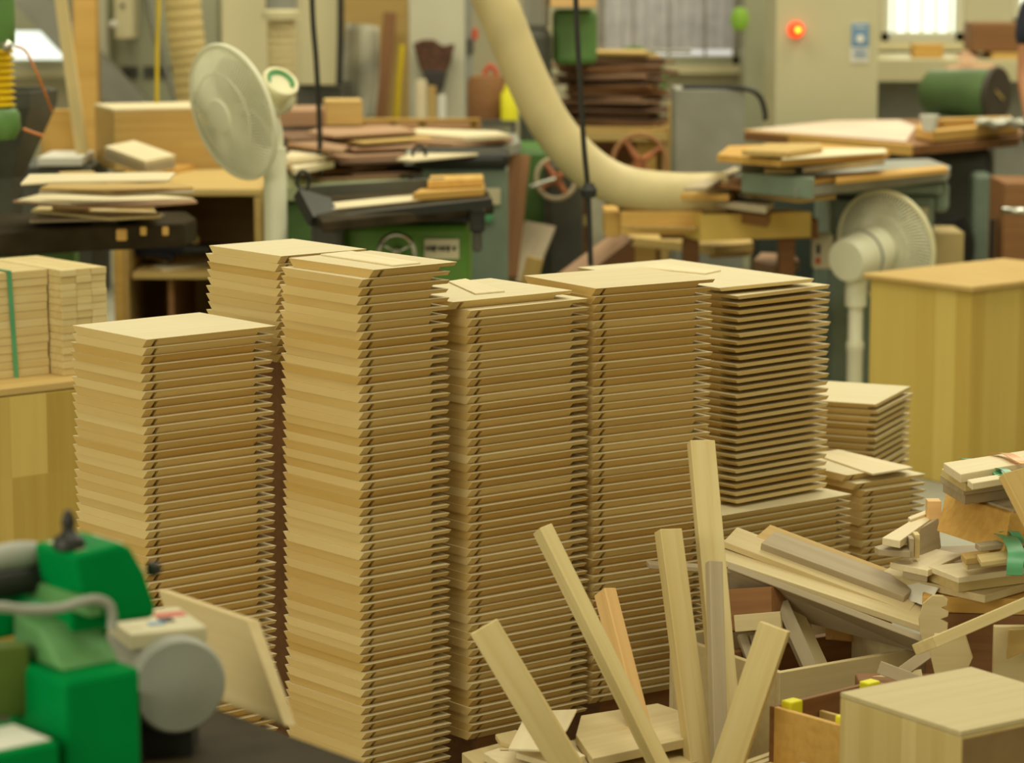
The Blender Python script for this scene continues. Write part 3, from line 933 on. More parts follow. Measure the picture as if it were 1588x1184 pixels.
# scrap boards piled on the pale green machine and beyond
t = thing('scrap_bench', 'dark bench under the brown scrap boards left of centre', 'bench', D(600, 400, 10.05))
a_, b_ = D(425, 300, 9.6), D(618, 300, 9.6)
boxy('bench_top', M['darkgrey'], ((a_.x + b_.x) / 2, 9.95, .74), (b_.x - a_.x, .8, .04), 0, t)
for sx in (0.1, .9):
    for sy in (9.65, 10.25):
        boxy('leg', M['darkgrey'], (a_.x + (b_.x - a_.x) * sx, sy, 0), (.05, .05, .74), 0, t)
sr = random.Random(31)
z_ = .782
k = 0
shapes = [((545, 268), 150, 12, 'pinkscrap'), ((600, 262), 170, 10, 'darkscrap'), ((520, 258), 160, 12, 'brown'), ((590, 250), 180, 12, 'pinkscrap'), ((500, 246), 130, 9, 'tan'), ((585, 243), 190, 12, 'darkscrap'), ((560, 236), 170, 12, 'pinkscrap'), ((520, 228), 170, 12, 'darkscrap'), ((600, 222), 170, 12, 'pinkscrap'), ((540, 216), 190, 14, 'brown'), ((600, 212), 170, 12, 'tan'), ((500, 206), 150, 14, 'darkscrap'), ((560, 202), 170, 12, 'pinkscrap')]
for i_, ((x_, y_), w_, h_, mt) in enumerate(shapes):
    z_ = .7815 + i_ * .0100
    sk = sr.uniform(-14, 14)
    q_ = [(x_ - w_ / 2, y_ + 2 + sk * .2), (x_ - w_ / 4 + sk, y_ + h_ * .7), (x_ + w_ / 2, y_ + 1 - sk * .2), (x_ + w_ / 3 + sk, y_ - h_ * .6), (x_ - w_ / 3 - sk, y_ - h_ * .5)]
    tag(slab('scrap_board', M[mt], q_, z_ + .0095, .0093), 'ragged scrap board, %s from the bottom of the pile behind the green planer' % ordinal(i_ + 1), 'scrap board', 'scrap pile behind the green planer')
zt = .7815 + len(shapes) * .0100
for qd, zz, th, mt, lb in [
    ([(440, 242), (500, 236), (518, 250), (456, 262)], .845, .02, 'sheet', 'lower pale board of the pair right of the left fan pole'),
    ([(438, 246), (505, 240), (512, 236), (450, 234)], .868, .018, 'sheet', 'upper pale board of the pair right of the left fan pole'),
    ([(446, 222), (530, 234), (540, 226), (462, 212)], .89, .012, 'pinkscrap', 'pinkish board jutting left from the scrap pile'),
]:
    tag(slab('scrap_board', M[mt], qd, zz, th), lb, 'scrap board')
c_ = D(472, 205, 9.75)
tag(boxy('scrap_board', M['pinkscrap'], (c_.x, 9.8, .913), (.30, .30, .055), R(12), None, .004), 'thick pinkish slab on the scrap pile beside the left fan', 'scrap board')
c_ = D(527, 205, 9.72)
tag(boxy('scrap_block', M['tan'], (c_.x + .01, 9.74, .915), (.125, .16, .085), R(6), None, .004), 'square tan block on top of the scrap pile by the cord', 'block')
# long boards behind on a frame
t = thing('trestle_rack', 'orange brown wooden rack lying below the broom', 'rack', D(670, 220, 11.0))
for x_ in (560, 610, 655, 735):
    span('crosspiece', M['ochre'], x_ - 6, 186, x_ + 6, 206, 10.9, .04, t)
span('long_rail', M['ochre'], 550, 184, 745, 190, 10.88, .02, t)
span('long_rail', M['brown'], 550, 198, 745, 206, 10.95, .3, t)
tag(boxy('far_bench', M['darkgrey'], (D(670, 0, 10.9).x, 11.1, 0), (.60, .5, D(0, 207, 10.9).z)), 'dark bench carrying the orange brown rack', 'bench')
for i_, (qd, zz, mt, lb) in enumerate([
    ([(560, 212), (700, 222), (795, 214), (780, 206), (640, 203)], .885, 'pinkscrap', 'long pinkish board above the grey infeed table'),
    ([(620, 204), (720, 212), (790, 208), (770, 203), (650, 199)], .902, 'sheet', 'long pale board above the grey infeed table')]):
    tag(slab('long_board', M[mt], qd, zz, .015), lb, 'board')


# ------------------------------------------------------------------ fans
def fan(label, centre, axis, rad, hub_scale, motor_len, polex, base_xy, pole_r, rim_mat, ring=None):
    """axis points from the blades back to the motor"""
    ax = Vector(axis).normalized()
    c = Vector(centre)
    t = thing('stand_fan', label, 'fan', (base_xy[0], base_xy[1], 0))
    up = Vector((0, 0, 1))
    u = ax.cross(up).normalized()
    w = ax.cross(u).normalized()

    def P(r, a, h):
        return c + ax * h + (u * math.cos(a) + w * math.sin(a)) * r
    MB().tube([P(rad, k * math.pi / 32, 0) for k in range(64)], .0075, 8, closed=True).build('guard_rim', M[rim_mat], t)
    for nm, s_ in (('front_guard', -1), ('rear_guard', 1)):
        g = MB()
        dep = .045 if s_ < 0 else .060
        for k in range(90):
            a = 2 * math.pi * k / 90
            tw = .35
            g.tube([P(rad * f_, a + tw * (1 - f_), s_ * dep * (1 - f_ ** 2.6)) for f_ in (1.0, .86, .68, .48, .26)], .0025, 4)
        for f_ in (.26, .62):
            g.tube([P(rad * f_, k * math.pi / 24, s_ * dep * (1 - f_ ** 2.6)) for k in range(48)], .0022, 5, closed=True)
        g.build(nm, M['fanwhite'], t)
    MB().lathe([(0, -.056), (rad * .25, -.05), (rad * .27, -.044), (rad * .2, -.04), (0, -.04)], c, ax).build('front_badge', M['fanwhite'], t)
    for k in range(4):
        a0 = k * math.pi / 2 + .4
        pts, fs = [], []
        for i_ in range(6):
            for j_ in range(6):
                r_ = rad * (.16 + .70 * i_ / 5)
                sp = (.35 + .55 * math.sin(math.pi * min(1, i_ / 5 * .85 + .12)))
                a_ = a0 + (j_ / 5 - .5) * sp * 1.25
                pts.append(P(r_, a_, (j_ / 5 - .5) * .032))
        for i_ in range(5):
            for j_ in range(5):
                q_ = i_ * 6 + j_
                fs.append((q_, q_ + 1, q_ + 7, q_ + 6))
        b = MB().poly(pts, fs, True).build('blade', M['fanblade'], t)
        s_ = b.modifiers.new('thickness', 'SOLIDIFY')
        s_.thickness = .002
    MB().lathe([(0, -.03), (rad * .17, -.028), (rad * .18, .02), (0, .022)], c, ax).build('hub', M['fanblade'], t)
    m0 = .055
    hr = rad * hub_scale
    MB().lathe([(0, m0), (hr * .9, m0), (hr, m0 + .01), (hr, m0 + motor_len * .45), (hr * .97, m0 + motor_len * .47), (hr * .97, m0 + motor_len * .5), (hr * .92, m0 + motor_len * .52), (hr * .86, m0 + motor_len * .95), (hr * .78, m0 + motor_len), (0, m0 + motor_len)], c, ax).build('motor_housing', M['fanwhite'], t)
    if ring:
        rc, ra = Vector(ring[0]), Vector(ring[1]).normalized()
        MB().lathe([(0, -.10), (.030, -.10), (.043, -.075), (.045, -.015), (.052, -.012), (.055, .002), (.052, .010), (.043, .012), (.040, .003), (0, .003)], rc, ra).build('control_head', M['fancream'], t)
        ru = ra.cross(up).normalized()
        rw = ra.cross(ru).normalized()
        MB().tube([rc + ra * .006 + (ru * math.cos(k * math.pi / 14 + 2.6) + rw * math.sin(k * math.pi / 14 + 2.6)) * .035 for k in range(17)], .005, 6).build('green_ring', M['fangreen'], t)
    else:
        MB().lathe([(hr * 1.0, m0 + motor_len * .47), (hr * 1.01, m0 + motor_len * .47), (hr * 1.01, m0 + motor_len * .51), (hr * .9, m0 + motor_len * .51)], c, ax).build('seam', M['grey'], t)
    mc = c + ax * (m0 + motor_len * .35)
    px_, py_ = polex
    ztop = mc.z - hr * .5
    pt = Vector((px_, py_, ztop))
    MB().tube(smooth_path([mc, mc * .4 + pt * .6 + Vector((0, 0, -.01)), pt + Vector((0, 0, -.06)), Vector((px_, py_, ztop - .12))], 6), hr * .42, 14).build('neck', M['fanwhite'], t)
    zs = ztop - .10
    MB().lathe([(0, .02), (pole_r, .02), (pole_r, zs * .62), (pole_r * 1.12, zs * .64), (pole_r * 1.12, zs * .68), (pole_r * .92, zs * .70), (pole_r * .92, zs), (0, zs)], (px_, py_, 0), seg=20).build('pole', M['fanwhite'], t)
    MB().lathe([(0, 0), (.17, 0), (.17, .012), (.12, .03), (.04, .05), (0, .05)], (px_, py_, 0), seg=32).build('base', M['fanwhite'], t)
    return t


fc = D(361, 174, 8.05)
mx_ = D(427, 300, 8.14)
fan('white pedestal fan standing left of the centre, tall, green ring on its head', fc, (.72, .62, .22), .192, .30, .13, (mx_.x, 8.14), (mx_.x, 8.14), .036, 'fanwhite', ring=(D(434, 129, 8.08), (.42, -.58, .70)))
fc = D(1374, 382, 8.95)
mx_ = D(1326, 500, 8.85)
fan('smaller white fan at the right, seen from its motor side before the teal machine', fc, (-.62, -.72, -.12), .176, .46, .17, (mx_.x, 8.84), (mx_.x, 8.84), .025, 'fancream')

# ------------------------------------------------------------------ middle: old green machine with handwheels, scrap crate
t = thing('bandsaw', 'old dark green machine with two spoked handwheels behind the cream hose', 'machine', D(870, 430, 10.0))
span('column', M['oldgreen'], 858, 16, 926, 100, 10.4, .3, t, .02)
span('dark_column', M['darkgrey'], 806, 46, 856, 260, 10.3, .3, t, .03)
span('cross_beam', M['grey'], 812, -80, 852, 46, 10.35, .25, t, .02)
a_ = D(862, 430, 10.0)
boxy('base', M['oldgreen'], (D(845, 0, 10.2).x, 10.3, 0), (.24, .5, D(0, 225, 10.1).z), 0, t, .03)
boxy('gearbox', M['darkgrey'], (D(875, 0, 9.95).x, 10.0, .30), (.14, .12, .48), 0, t, .03)
boxy('foot', M['grey'], (D(880, 0, 9.9).x, 10.0, 0), (.3, .26, .22), 0, t, .02)
for nm, (x_, y_), r_, Y_, m_ in (('small_handwheel', (862, 277), .068, 9.8, 'greywood'), ('large_handwheel', (992, 252), .093, 9.9, 'brown')):
    wc = D(x_, y_, Y_)
    rim = MB().tube([wc + Vector((math.cos(k * math.pi / 20) * r_, math.sin(k * math.pi / 20) * r_ * .25, math.sin(k * math.pi / 20) * r_)) for k in range(40)], .009, 8, closed=True).build(nm, M[m_], t)
    sp = MB()
    for k in range(4):
        a__ = k * math.pi / 2 + .6
        sp.tube([wc, wc + Vector((math.cos(a__) * r_, math.sin(a__) * r_ * .25, math.sin(a__) * r_))], [.014, .008], 6)
    sp.lathe([(0, -.03), (.02, -.03), (.02, .02), (0, .02)], wc, (0, 1, 0), seg=12)
    sp.tube([wc, wc + Vector((-.02 if r_ < .08 else .0, .25, 0))], .012, 8)
    sp.build('spokes', M['rust'], rim)
MB().tube(smooth_path([D(822, 290, 9.75), D(845, 282, 9.75), D(862, 277, 9.75)], 4), .007, 8).build('crank', M['steel'], t)
pc = D(886, 0, 10.3)
tag(span('orange_box', M['orange_wood'], 854, -60, 925, 11, 10.2, .4), 'orange wooden box on top of the old green machine', 'box')
tag(MB().tube([D(985 + 46 * math.cos(a_), 122 - 47 * math.sin(a_), 11.9) for a_ in [k * math.pi / 18 + .02 for k in range(36)]], .010, 8, closed=True).build('ring_guard', M['oldgreen']), 'dark green hoop on a stand behind the scrap crate', 'hoop')
ob_ = bpy.context.scene.objects['ring_guard']
MB().tube([D(985, 168, 11.9), Vector((D(985, 168, 11.9).x, 11.9, 0))], .012, 8).build('stand', M['oldgreen'], ob_)
t = thing('scrap_crate', 'ochre wooden crate under the dark scrap boards, right of the cream hose', 'crate', D(965, 290, 10.7))
x0, x1 = D(872, 0, 10.6).x, D(1054, 0, 10.6).x
zc = D(0, 204, 10.6).z
for x_ in (x0 + .02, x1 - .02):
    boxy('post', M['tan'], (x_, 10.6, 0), (.035, .035, zc + (.11 if x_ > .4 else 0)), 0, t)
    boxy('post', M['tan'], (x_, 11.1, 0), (.035, .035, zc), 0, t)
for z_ in (.02, zc * .58, zc - .035):
    boxy('rail', M['tan'], ((x0 + x1) / 2, 10.6, z_), (x1 - x0 - .08, .03, .035), 0, t)
boxy('panel', M['ochre'], (x0 + (x1 - x0) * .73, 10.66, .3), ((x1 - x0) * .18, .03, zc - .34), 0, t)
boxy('crate_floor', M['tan'], ((x0 + x1) / 2, 10.85, zc - .0), (x1 - x0, .5, .014), 0, t)
boxy('back_board', M['brown'], ((x0 + x1) / 2, 11.13, .05), (x1 - x0, .015, zc - .06), 0, t)
sr = random.Random(5)
zz = zc + .0155
cxs = (x0 + x1) / 2
for k in range(25):
    th = sr.choice((.007, .009, .011, .013))
    mt = 'tan' if k >= 23 else sr.choice(('darkscrap', 'darkscrap', 'brown', 'pinkscrap', 'darkscrap'))
    l_ = sr.uniform(.28, .44) if k < 23 else .36
    o = boxy('scrap_board', M[mt], (cxs + sr.uniform(-.06, .00) - (.04 if k > 22 else 0), 10.84 + sr.uniform(-.04, .03), zz), (l_, sr.uniform(.16, .32), th), R(sr.uniform(-22, 22)), None, .002)
    zz += th + .0006
    tag(o, 'thin dark scrap board, %s from the bottom of the ochre crate pile' % ordinal(k + 1) if k < 23 else ('lower tan board topping the scrap pile on the crate', 'upper tan board topping the scrap pile on the crate')[k - 23], 'scrap board', 'scrap pile on the ochre crate' if k < 23 else None)
t = thing('metal_clamp', 'pale metal bar lying across the right end of the scrap pile', 'clamp', (x1, 10.85, zc))
tag(boxy('support_box', M['grey'], (D(1105, 0, 9.9).x, 10.1, 0), (.24, .30, D(0, 139, 9.95).z)), 'dark grey metal bin right of the scrap crate', 'bin')
tag(MB().tube(smooth_path([D(1058, 135.5, 9.965), D(1110, 135.5, 9.965), D(1158, 138, 9.94), D(1178, 150, 9.94), D(1186, 172, 9.94), D(1187, 186, 9.95)], 6), .009, 8).build('bent_pipe', M['black']), 'black bent pipe running over the grey bin', 'pipe')
bpy.data.objects.remove(t)
tag(beam('metal_bar', M['steel'], (x1 - .12, 10.72, zz + .004), (x1 + .05, 10.70, zz + .001), .03, .008), 'pale metal bar lying across the right end of the scrap pile', 'bar')

# ------------------------------------------------------------------ right background: control cabinet, ledge, drum motor
t = thing('control_cabinet', 'beige control cabinet with a glowing red lamp and a blue sticker', 'cabinet', D(1282, 300, 11.9))
a_, b_ = D(1204, 0, 11.7), D(1364, 0, 11.7)
boxy('body', plain('cabinet beige', (0.54, 0.51, 0.32), 0.45, var=0.03, scale=2), ((a_.x + b_.x) / 2, 11.95, 0), (b_.x - a_.x, .5, 2.2), 0, t)
lc = D(1234, 46, 11.69)
lmp = MB().lathe([(0, 0), (.033, 0), (.033, .012), (.027, .014), (.027, .03), (.018, .042), (0, .046)], lc, (0, -1, 0), seg=24).build('red_lamp', M['lamp'], t)
MB().lathe([(0, 0), (.011, .002), (0, .006)], lc + Vector((.005, -.046, 0)), (0, -1, 0), seg=16).build('lamp_core', M['lampcore'], lmp)
s1 = span('sticker', M['white'], 1319, 35, 1348, 97, 11.695, .003, t, 0)
span('blue_field', M['blue'], 1320, 36, 1348, 73, 11.692, .002, s1, 0)
ec = D(1334, 60, 11.688)
MB().lathe([(0, 0), (.016, 0), (.016, .002), (0, .002)], ec, (0, -1, 0), seg=16).build('emblem', M['white'], s1)
for k, (y_, w_) in enumerate(((41, 16), (77, 22), (82, 20), (87, 22))):
    span('text_line', M['white'] if k == 0 else M['blue'], 1334 - w_ / 2, y_, 1334 + w_ / 2, y_ + 2, 11.69, .002, s1, 0)
struct(span('trim_1', M['sage'], 1150, -200, 1206, 420, 13.2, .3))
tag(floorspan('cable_duct', M['beige'], 1188, 100, 1203, 12.6, .1), 'narrow ochre duct left of the control cabinet', 'duct')
tag(MB().lathe([(0, -.055), (.03, -.045), (.045, 0), (.03, .045), (0, .055)], D(1147, 30, 13.0)).build('green_lantern', M['lime']), 'lime green round thing hanging before the middle window', 'ornament')
tag(MB().tube([D(1160, -200, 13.0), D(1152, 0, 13.0), D(1148, 16, 13.0)], .004, 6).build('hanging_wire', M['grey']), 'thin wire holding the lime green round thing', 'wire')
t = thing('wall_ledge', 'beige bench ledge under the bright window at right', 'ledge', D(1420, 120, 12.9))
a_, b_ = D(1366, 0, 12.8), D(1588, 0, 12.8)
zl = D(0, 92, 12.8).z
boxy('worktop', M['beige'], ((a_.x + b_.x) / 2, 13.15, zl - .10), (b_.x - a_.x + .4, .7, .10), 0, t)
boxy('underbody', M['grey'], ((a_.x + b_.x) / 2, 13.25, 0), (b_.x - a_.x + .3, .5, zl - .101), 0, t)
c_ = D(1437, 90, 13.0)
tag(boxy('small_carton', M['ochre'], (c_.x, 13.0, zl + .001), (.135, .12, .062)), 'small ochre carton on the ledge under the bright window', 'carton')
c_ = D(1545, 84, 12.6)
t = thing('brown_cabinet', 'dark brown wooden board box at the right, above the drum motor', 'box', (c_.x, 12.85, zl))
span('panel', M['brown'], 1507, 36, 1600, 80, 12.85, .25, t)
tag(span('ochre_board', M['ochre'], 1538, 82, 1600, 118, 12.82, .3), 'ochre board under the dark brown box at right', 'board')
cl = MB()
pts, fs = [], []
for j in range(9):
    for i_ in range(13):
        u_, v_ = i_ / 12, j / 8
        pts.append(D(1468 + 74 * u_, 112 - 34 * math.sin(v_ * 1.57) * (0.55 + .45 * math.sin(u_ * 3.1)) + 3 * math.sin(u_ * 11), 12.765 + .3 * v_ * v_))
for j in range(8):
    for i_ in range(12):
        q_ = j * 13 + i_
        fs.append((q_, q_ + 1, q_ + 14, q_ + 13))
o = cl.poly(pts, fs, True).build('pink_cloth', plain('pink cloth', (.60, .36, .22), .9))
s_ = o.modifiers.new('thickness', 'SOLIDIFY')
s_.thickness = .01
tag(o, 'pinkish cloth heaped behind the drum motor at right', 'cloth')
dm = D(1548, 147, 12.0)
t = thing('drum_motor', 'big green drum motor with a dark end disc at the right', 'motor', (dm.x, 12.0, 0))
ax = Vector((.78, -.62, 0))
MB().lathe([(0, -.33), (.066, -.33), (.094, -.30), (.11, -.02), (.11, 0), (0, 0)], dm - ax * .02, ax, seg=36).build('drum', plain('drum green', (0.10, 0.17, 0.065), .35, var=.1), t)
MB().lathe([(0, 0), (.116, 0), (.119, .012), (.114, .02), (.06, .022), (0, .018)], dm - ax * .019, ax, seg=36).build('end_disc', plain('disc brown', (0.055, 0.04, 0.03), .5), t)
beam('disc_slot', M['tan'], dm + ax * .006 + Vector((-.03, -.02, .03)), dm + ax * .006 + Vector((.02, .02, -.02)), .008, .006, (0, 0, 1), t)
boxy('pedestal', M['darkgrey'], (dm.x - .13, 12.1, 0), (.24, .24, dm.z - .111), 0, t, .01)

# large table with paper and tray, over a dark machine base
t = thing('work_table', 'dark machine table with a brown edged top covered by pinkish paper, right', 'table', D(1410, 420, 10.3))
ztb = .83
slab('tabletop', M['brown'], [(1148, 203), (1415, 226), (1580, 212), (1588, 200), (1500, 184), (1290, 186)], ztb, .035, t, .004)
slab('edge_strip', M['ochre'], [(1150, 202), (1415, 226), (1416, 224.5), (1152, 200.5)], ztb + .002, .036, t, 0)
b0 = D(1425, 0, 10.3)
boxy('pedestal', M['darkgrey'], (b0.x, 10.5, .45), (.58, .42, .34), 0, t, .04)
boxy('machine_foot', M['black'], (b0.x + .03, 10.5, 0), (.42, .36, .45), 0, t, .04)
boxy('side_column', M['teal'], (D(1532, 0, 10.1).x, 10.15, 0), (.07, .10, .72), 0, t, .02)
tag(slab('paper_sheet', M['pinkpaper'], [(1160, 201), (1405, 219), (1420, 196), (1395, 186), (1295, 187)], ztb + .0035, .002, bevel=0), 'large pinkish paper sheet spread on the brown edged table', 'paper')
t = thing('wooden_tray', 'shallow wooden tray on the right end of the brown edged table', 'tray', G(1500, 214, ztb))
zt_ = ztb + .003
zr = zt_ + .040
slab('tray_floor', M['brown'], [(1424, 214), (1450, 217), (1580, 206), (1560, 194), (1460, 196)], zt_ + .006, .005, t)
for k, qd in enumerate([[(1420, 198), (1448, 204), (1449, 200.5), (1421, 194.5)], [(1448, 204), (1580, 192), (1580, 189), (1448, 200.5)], [(1420, 194.5), (1421, 197), (1462, 185), (1460, 183)], [(1461, 183), (1462, 185.5), (1570, 182), (1568, 180)]]):
    slab('tray_side', M['ochre'], qd, zr, .036, t)
cc = G(1441, 203, ztb + .05)
tag(MB().lathe([(0, 0), (.022, 0), (.035, .055), (.031, .055), (.02, .006), (0, .006)], (cc.x, cc.y - .0, ztb + .05)).build('paper_cup', M['white']), 'white cup on the corner of the wooden tray', 'cup')
cl = MB()
pts, fs = [], []
g0 = G(1560, 190, ztb + .06)
for j in range(7):
    for i_ in range(9):
        pts.append((g0.x + (i_ - 4) * .025, g0.y + (j - 3) * .03, ztb + .062 + .010 * math.sin(i_ * 1.9 + j) + .008 * math.cos(j * 2.3)))
for j in range(6):
    for i_ in range(8):
        q_ = j * 9 + i_
        fs.append((q_, q_ + 1, q_ + 10, q_ + 9))
o = cl.poly(pts, fs, True).build('crumpled_bag', plain('pale plastic film', (.55, .56, .48), .3))
s_ = o.modifiers.new('thickness', 'SOLIDIFY')
s_.thickness = .006
tag(o, 'crumpled pale plastic film lying in the wooden tray', 'plastic')

# teal jointer with boards on it
t = thing('teal_jointer', 'grey teal jointer behind the right fan, boards lying on its tables', 'machine', D(1330, 600, 9.4))
a_, b_ = D(1288, 318, 9.2), D(1450, 298, 9.2)
boxy('body', M['teal'], ((a_.x + b_.x) / 2, 9.45, 0), (b_.x - a_.x, .5, a_.z + .03), 0, t, .015)
slab('infeed_table', M['grey'], [(1232, 292), (1470, 266), (1474, 258), (1440, 246), (1250, 252)], .80, .03, t)
slab('outfeed_table', M['teal'], [(1150, 268), (1262, 278), (1266, 250), (1150, 248)], .83, .06, t)
slab('fence', M['steel'], [(1245, 260), (1372, 246), (1370, 243), (1245, 256)], .85, .02, t)
span('underframe', M['teal'], 1290, 286, 1462, 302, 9.15, .3, t, .01)
span('shade_block', M['black'], 1300, 296, 1400, 312, 9.19, .1, t, .01)  # solid black block standing in for the shade under the table
span('end_bracket', M['teal'], 1446, 282, 1474, 330, 9.25, .1, t, .02)
nt = span('notice', M['label'], 1404, 322, 1440, 380, 9.19, .004, t, .001)
tag(slab('ochre_plank', M['ochre'], [(1250, 282), (1300, 276), (1302, 270), (1252, 276)], .815, .012), 'short orange plank at the left of the jointer table', 'plank')
tag(slab('ochre_plank', M['ochre'], [(1296, 279), (1470, 262), (1466, 256), (1298, 269)], .822, .014), 'long orange plank on the jointer table behind the right fan', 'plank')
tag(slab('pale_strip', M['tan'], [(1340, 288), (1425, 279), (1424, 274), (1340, 281)], .78, .01), 'short pale strip under the edge of the jointer table', 'strip')
for qd, z_, th, mt, lb in [
    ([(1112, 240), (1210, 248), (1372, 236), (1380, 232), (1260, 222), (1130, 226)], .885, .022, 'ochre', 'broad ochre board, lowest of the pile left on the jointer'),
    ([(1150, 233), (1222, 236), (1275, 228), (1272, 222), (1190, 222)], .91, .016, 'tan', 'small tan board on the ochre pile over the jointer'),
    ([(1212, 246), (1376, 236), (1372, 230), (1230, 230)], .892, .006, 'sheet', 'pale strip along the ochre board pile over the jointer'),
]:
    tag(slab('loose_board', M[mt], qd, z_, th), lb, 'board')
tag(span('tan_block', M['tan'], 1186, 262, 1234, 290, 8.75, .05), 'tan upright block before the jointer outfeed table', 'block')

# stool and boards left of it
t = thing('work_stool', 'low ochre wooden stool in front of the boxes, centre right', 'stool', D(1065, 520, 8.9))
zs_ = .54
slab('stool_top', M['tan'], [(962, 366), (1110, 382), (1168, 376), (1160, 366), (1020, 358)], zs_, .03, t)
for x_, y_, Y_ in ((985, 0, 8.95), (1110, 0, 8.75), (1156, 0, 8.95)):
    boxy('leg', M['tan'], (D(x_, 0, Y_).x, Y_, 0), (.05, .035, zs_ - .03), 0, t)
slab('stretcher', M['tan'], [(1100, 392), (1166, 388), (1166, 384), (1100, 386)], .5, .02, t)
t = thing('drawer_box', 'orange brown drawer box lying on the stool, open side back', 'box', G(1010, 366, .55))
a_, b_ = D(962, 350, 8.85), D(1088, 350, 8.85)
sp0 = span('front', M['ochre'], 962, 328, 1090, 364, 8.85, .02, t)
span('side', M['brown'], 1066, 326, 1090, 364, 8.87, .3, t)
span('side', M['ochre'], 938, 330, 962, 368, 8.90, .25, t)
slab('bottom', M['tan'], [(962, 350), (1080, 352), (1080, 330), (962, 328)], D(0, 350, 8.85).z, .01, t)
span('inner_board', M['tan'], 1000, 320, 1090, 330, 9.1, .03, t)
tag(tilted('yellow_board', plain('yellowish wood', (.68, .48, .12), .6, var=.05), [(1088, 334, 8.8), (1088, 374, 8.8), (1258, 368, 8.95)], .12), 'yellowish thick timber right of the orange drawer box', 'timber')
pile = [
    ([(1045, 312), (1190, 336), (1200, 318), (1060, 296)], .70, .035, 'brown', 'reddish brown thick board under the grey one, above the drawer box'),
    ([(1040, 302), (1188, 322), (1200, 312), (1060, 291)], .735, .02, 'greywood', 'long grey board on top of the reddish one, centre right'),
    ([(1110, 330), (1186, 338), (1196, 326), (1120, 320)], .665, .03, 'darkscrap', 'dark thick block end beside the reddish board'),
    ([(1140, 296), (1240, 308), (1296, 302), (1290, 293), (1180, 287)], .76, .014, 'tan', 'tan board below the pale one, left of the teal jointer'),
    ([(1150, 288), (1200, 294), (1290, 293), (1290, 286), (1180, 280)], .78, .01, 'greywood', 'grey board on the tan one, left of the teal jointer'),
    ([(1050, 300), (1130, 302), (1160, 286), (1090, 284)], .76, .02, 'ochre', 'ochre board left of the grey ones, at the hose end'),
    ([(1060, 292), (1095, 290), (1150, 262), (1140, 258)], .80, .01, 'greywood', 'grey board slanting up to the jointer outfeed table'),
    ([(1088, 284), (1150, 288), (1162, 276), (1120, 272)], .79, .014, 'brown', 'brown board in the heap at the hose end'),
]
for qd, z_, th, mt, lb in pile:
    tag(slab('loose_board', M[mt], qd, z_, th), lb, 'board')
t = thing('trestle', 'dark trestle carrying the loose boards at the hose end', 'trestle', D(1170, 450, 9.0))
boxy('beam', M['brown'], (D(1150, 0, 9.05).x, 9.06, .60), (.5, .10, .06), 0, t)
for x_ in (1075, 1225):
    boxy('leg', M['brown'], (D(x_, 0, 9.05).x, 9.06, 0), (.05, .08, .60), 0, t)
t = thing('isolator_switch', 'cream switch box with red and black buttons, left of the right fan', 'switch', D(1277, 418, 9.1))
span('case', M['label'], 1260, 363, 1293, 418, 9.08, .06, t, .01)
span('black_button', M['black'], 1266, 380, 1272, 394, 9.07, .01, t, .001)
span('red_button', M['red'], 1265, 400, 1272, 410, 9.07, .01, t, .001)
t = thing('dark_cabinet', 'dark green cabinet below the boards left of the teal jointer', 'cabinet', D(1230, 600, 9.4))
floorspan('body', plain('very dark green', (.04, .055, .045), .5), 1176, 302, 1284, 9.95, .3, t)
tag(slab('wood_offcut', M['pinkscrap'], [(1168, 404), (1200, 412), (1240, 404), (1230, 394), (1180, 392)], .50, .03), 'pinkish offcut under the yellowish timber', 'offcut')
tag(boxy('low_box', M['brown'], (D(1216, 0, 8.75).x, 8.75, 0), (.14, .14, .468)), 'brown box under the pinkish offcut', 'box')

# lower centre: leaning boards near the bandsaw
for a_, b_, w_, mt, lb in [
    (D(800, 440, 9.7), D(838, 350, 9.95), .11, 'greywood', 'wide weathered board leaning on the old green machine'),
    (D(820, 440, 9.1), D(830, 400, 9.1), .055, 'tan', 'small tan block end before the weathered board'),
    (D(860, 450, 9.0), D(968, 368, 9.3), .075, 'pinkscrap', 'pinkish board leaning diagonally toward the stool'),
    (D(780, 430, 9.7), D(800, 240, 9.9), .10, 'brown', 'dark brown board standing left of the old green machine'),
]:
    tag(beam('leaning_board', M[mt], a_, b_, w_, .02, (1, 0, 0)), lb, 'board')
tag(floorspan('pale_board', M['cloth'], 916, 300, 938, 9.5, .03), 'narrow pale board standing behind the black plug', 'board')

# carton right of the fan, crate and stand at the right edge
tag(boxy('cardboard_box', M['cardboard'], (D(1475, 0, 9.4).x, 9.5, .0), (.12, .22, D(0, 360, 9.4).z)), 'closed cardboard box right of the right fan', 'carton')
t = thing('tool_crate', 'brown crate with a metal bar at the right edge, behind the wooden box', 'crate', D(1600, 500, 9.6))
boxy('body', M['brown'], (D(1612, 0, 9.5).x, 9.7, 0), (.18, .3, D(0, 286, 9.5).z), 0, t)
MB().tube([D(1554, 326, 9.45), D(1620, 330, 9.45)], .012, 8).build('bar', M['steel'], t)
for x_ in (1552, 1564):
    boxy('strut', M['black'], (D(x_, 0, 9.6).x, 9.65, 0), (.012, .03, .6), 0, t, 0)
tag(MB().tube(smooth_path([D(1478, 340, 10.0), D(1490, 380, 10.0), D(1482, 430, 10.0)], 6), .05, 12).build('hanging_hose', M['black']), 'black bent hose in the dark gap right of the teal machine', 'hose')

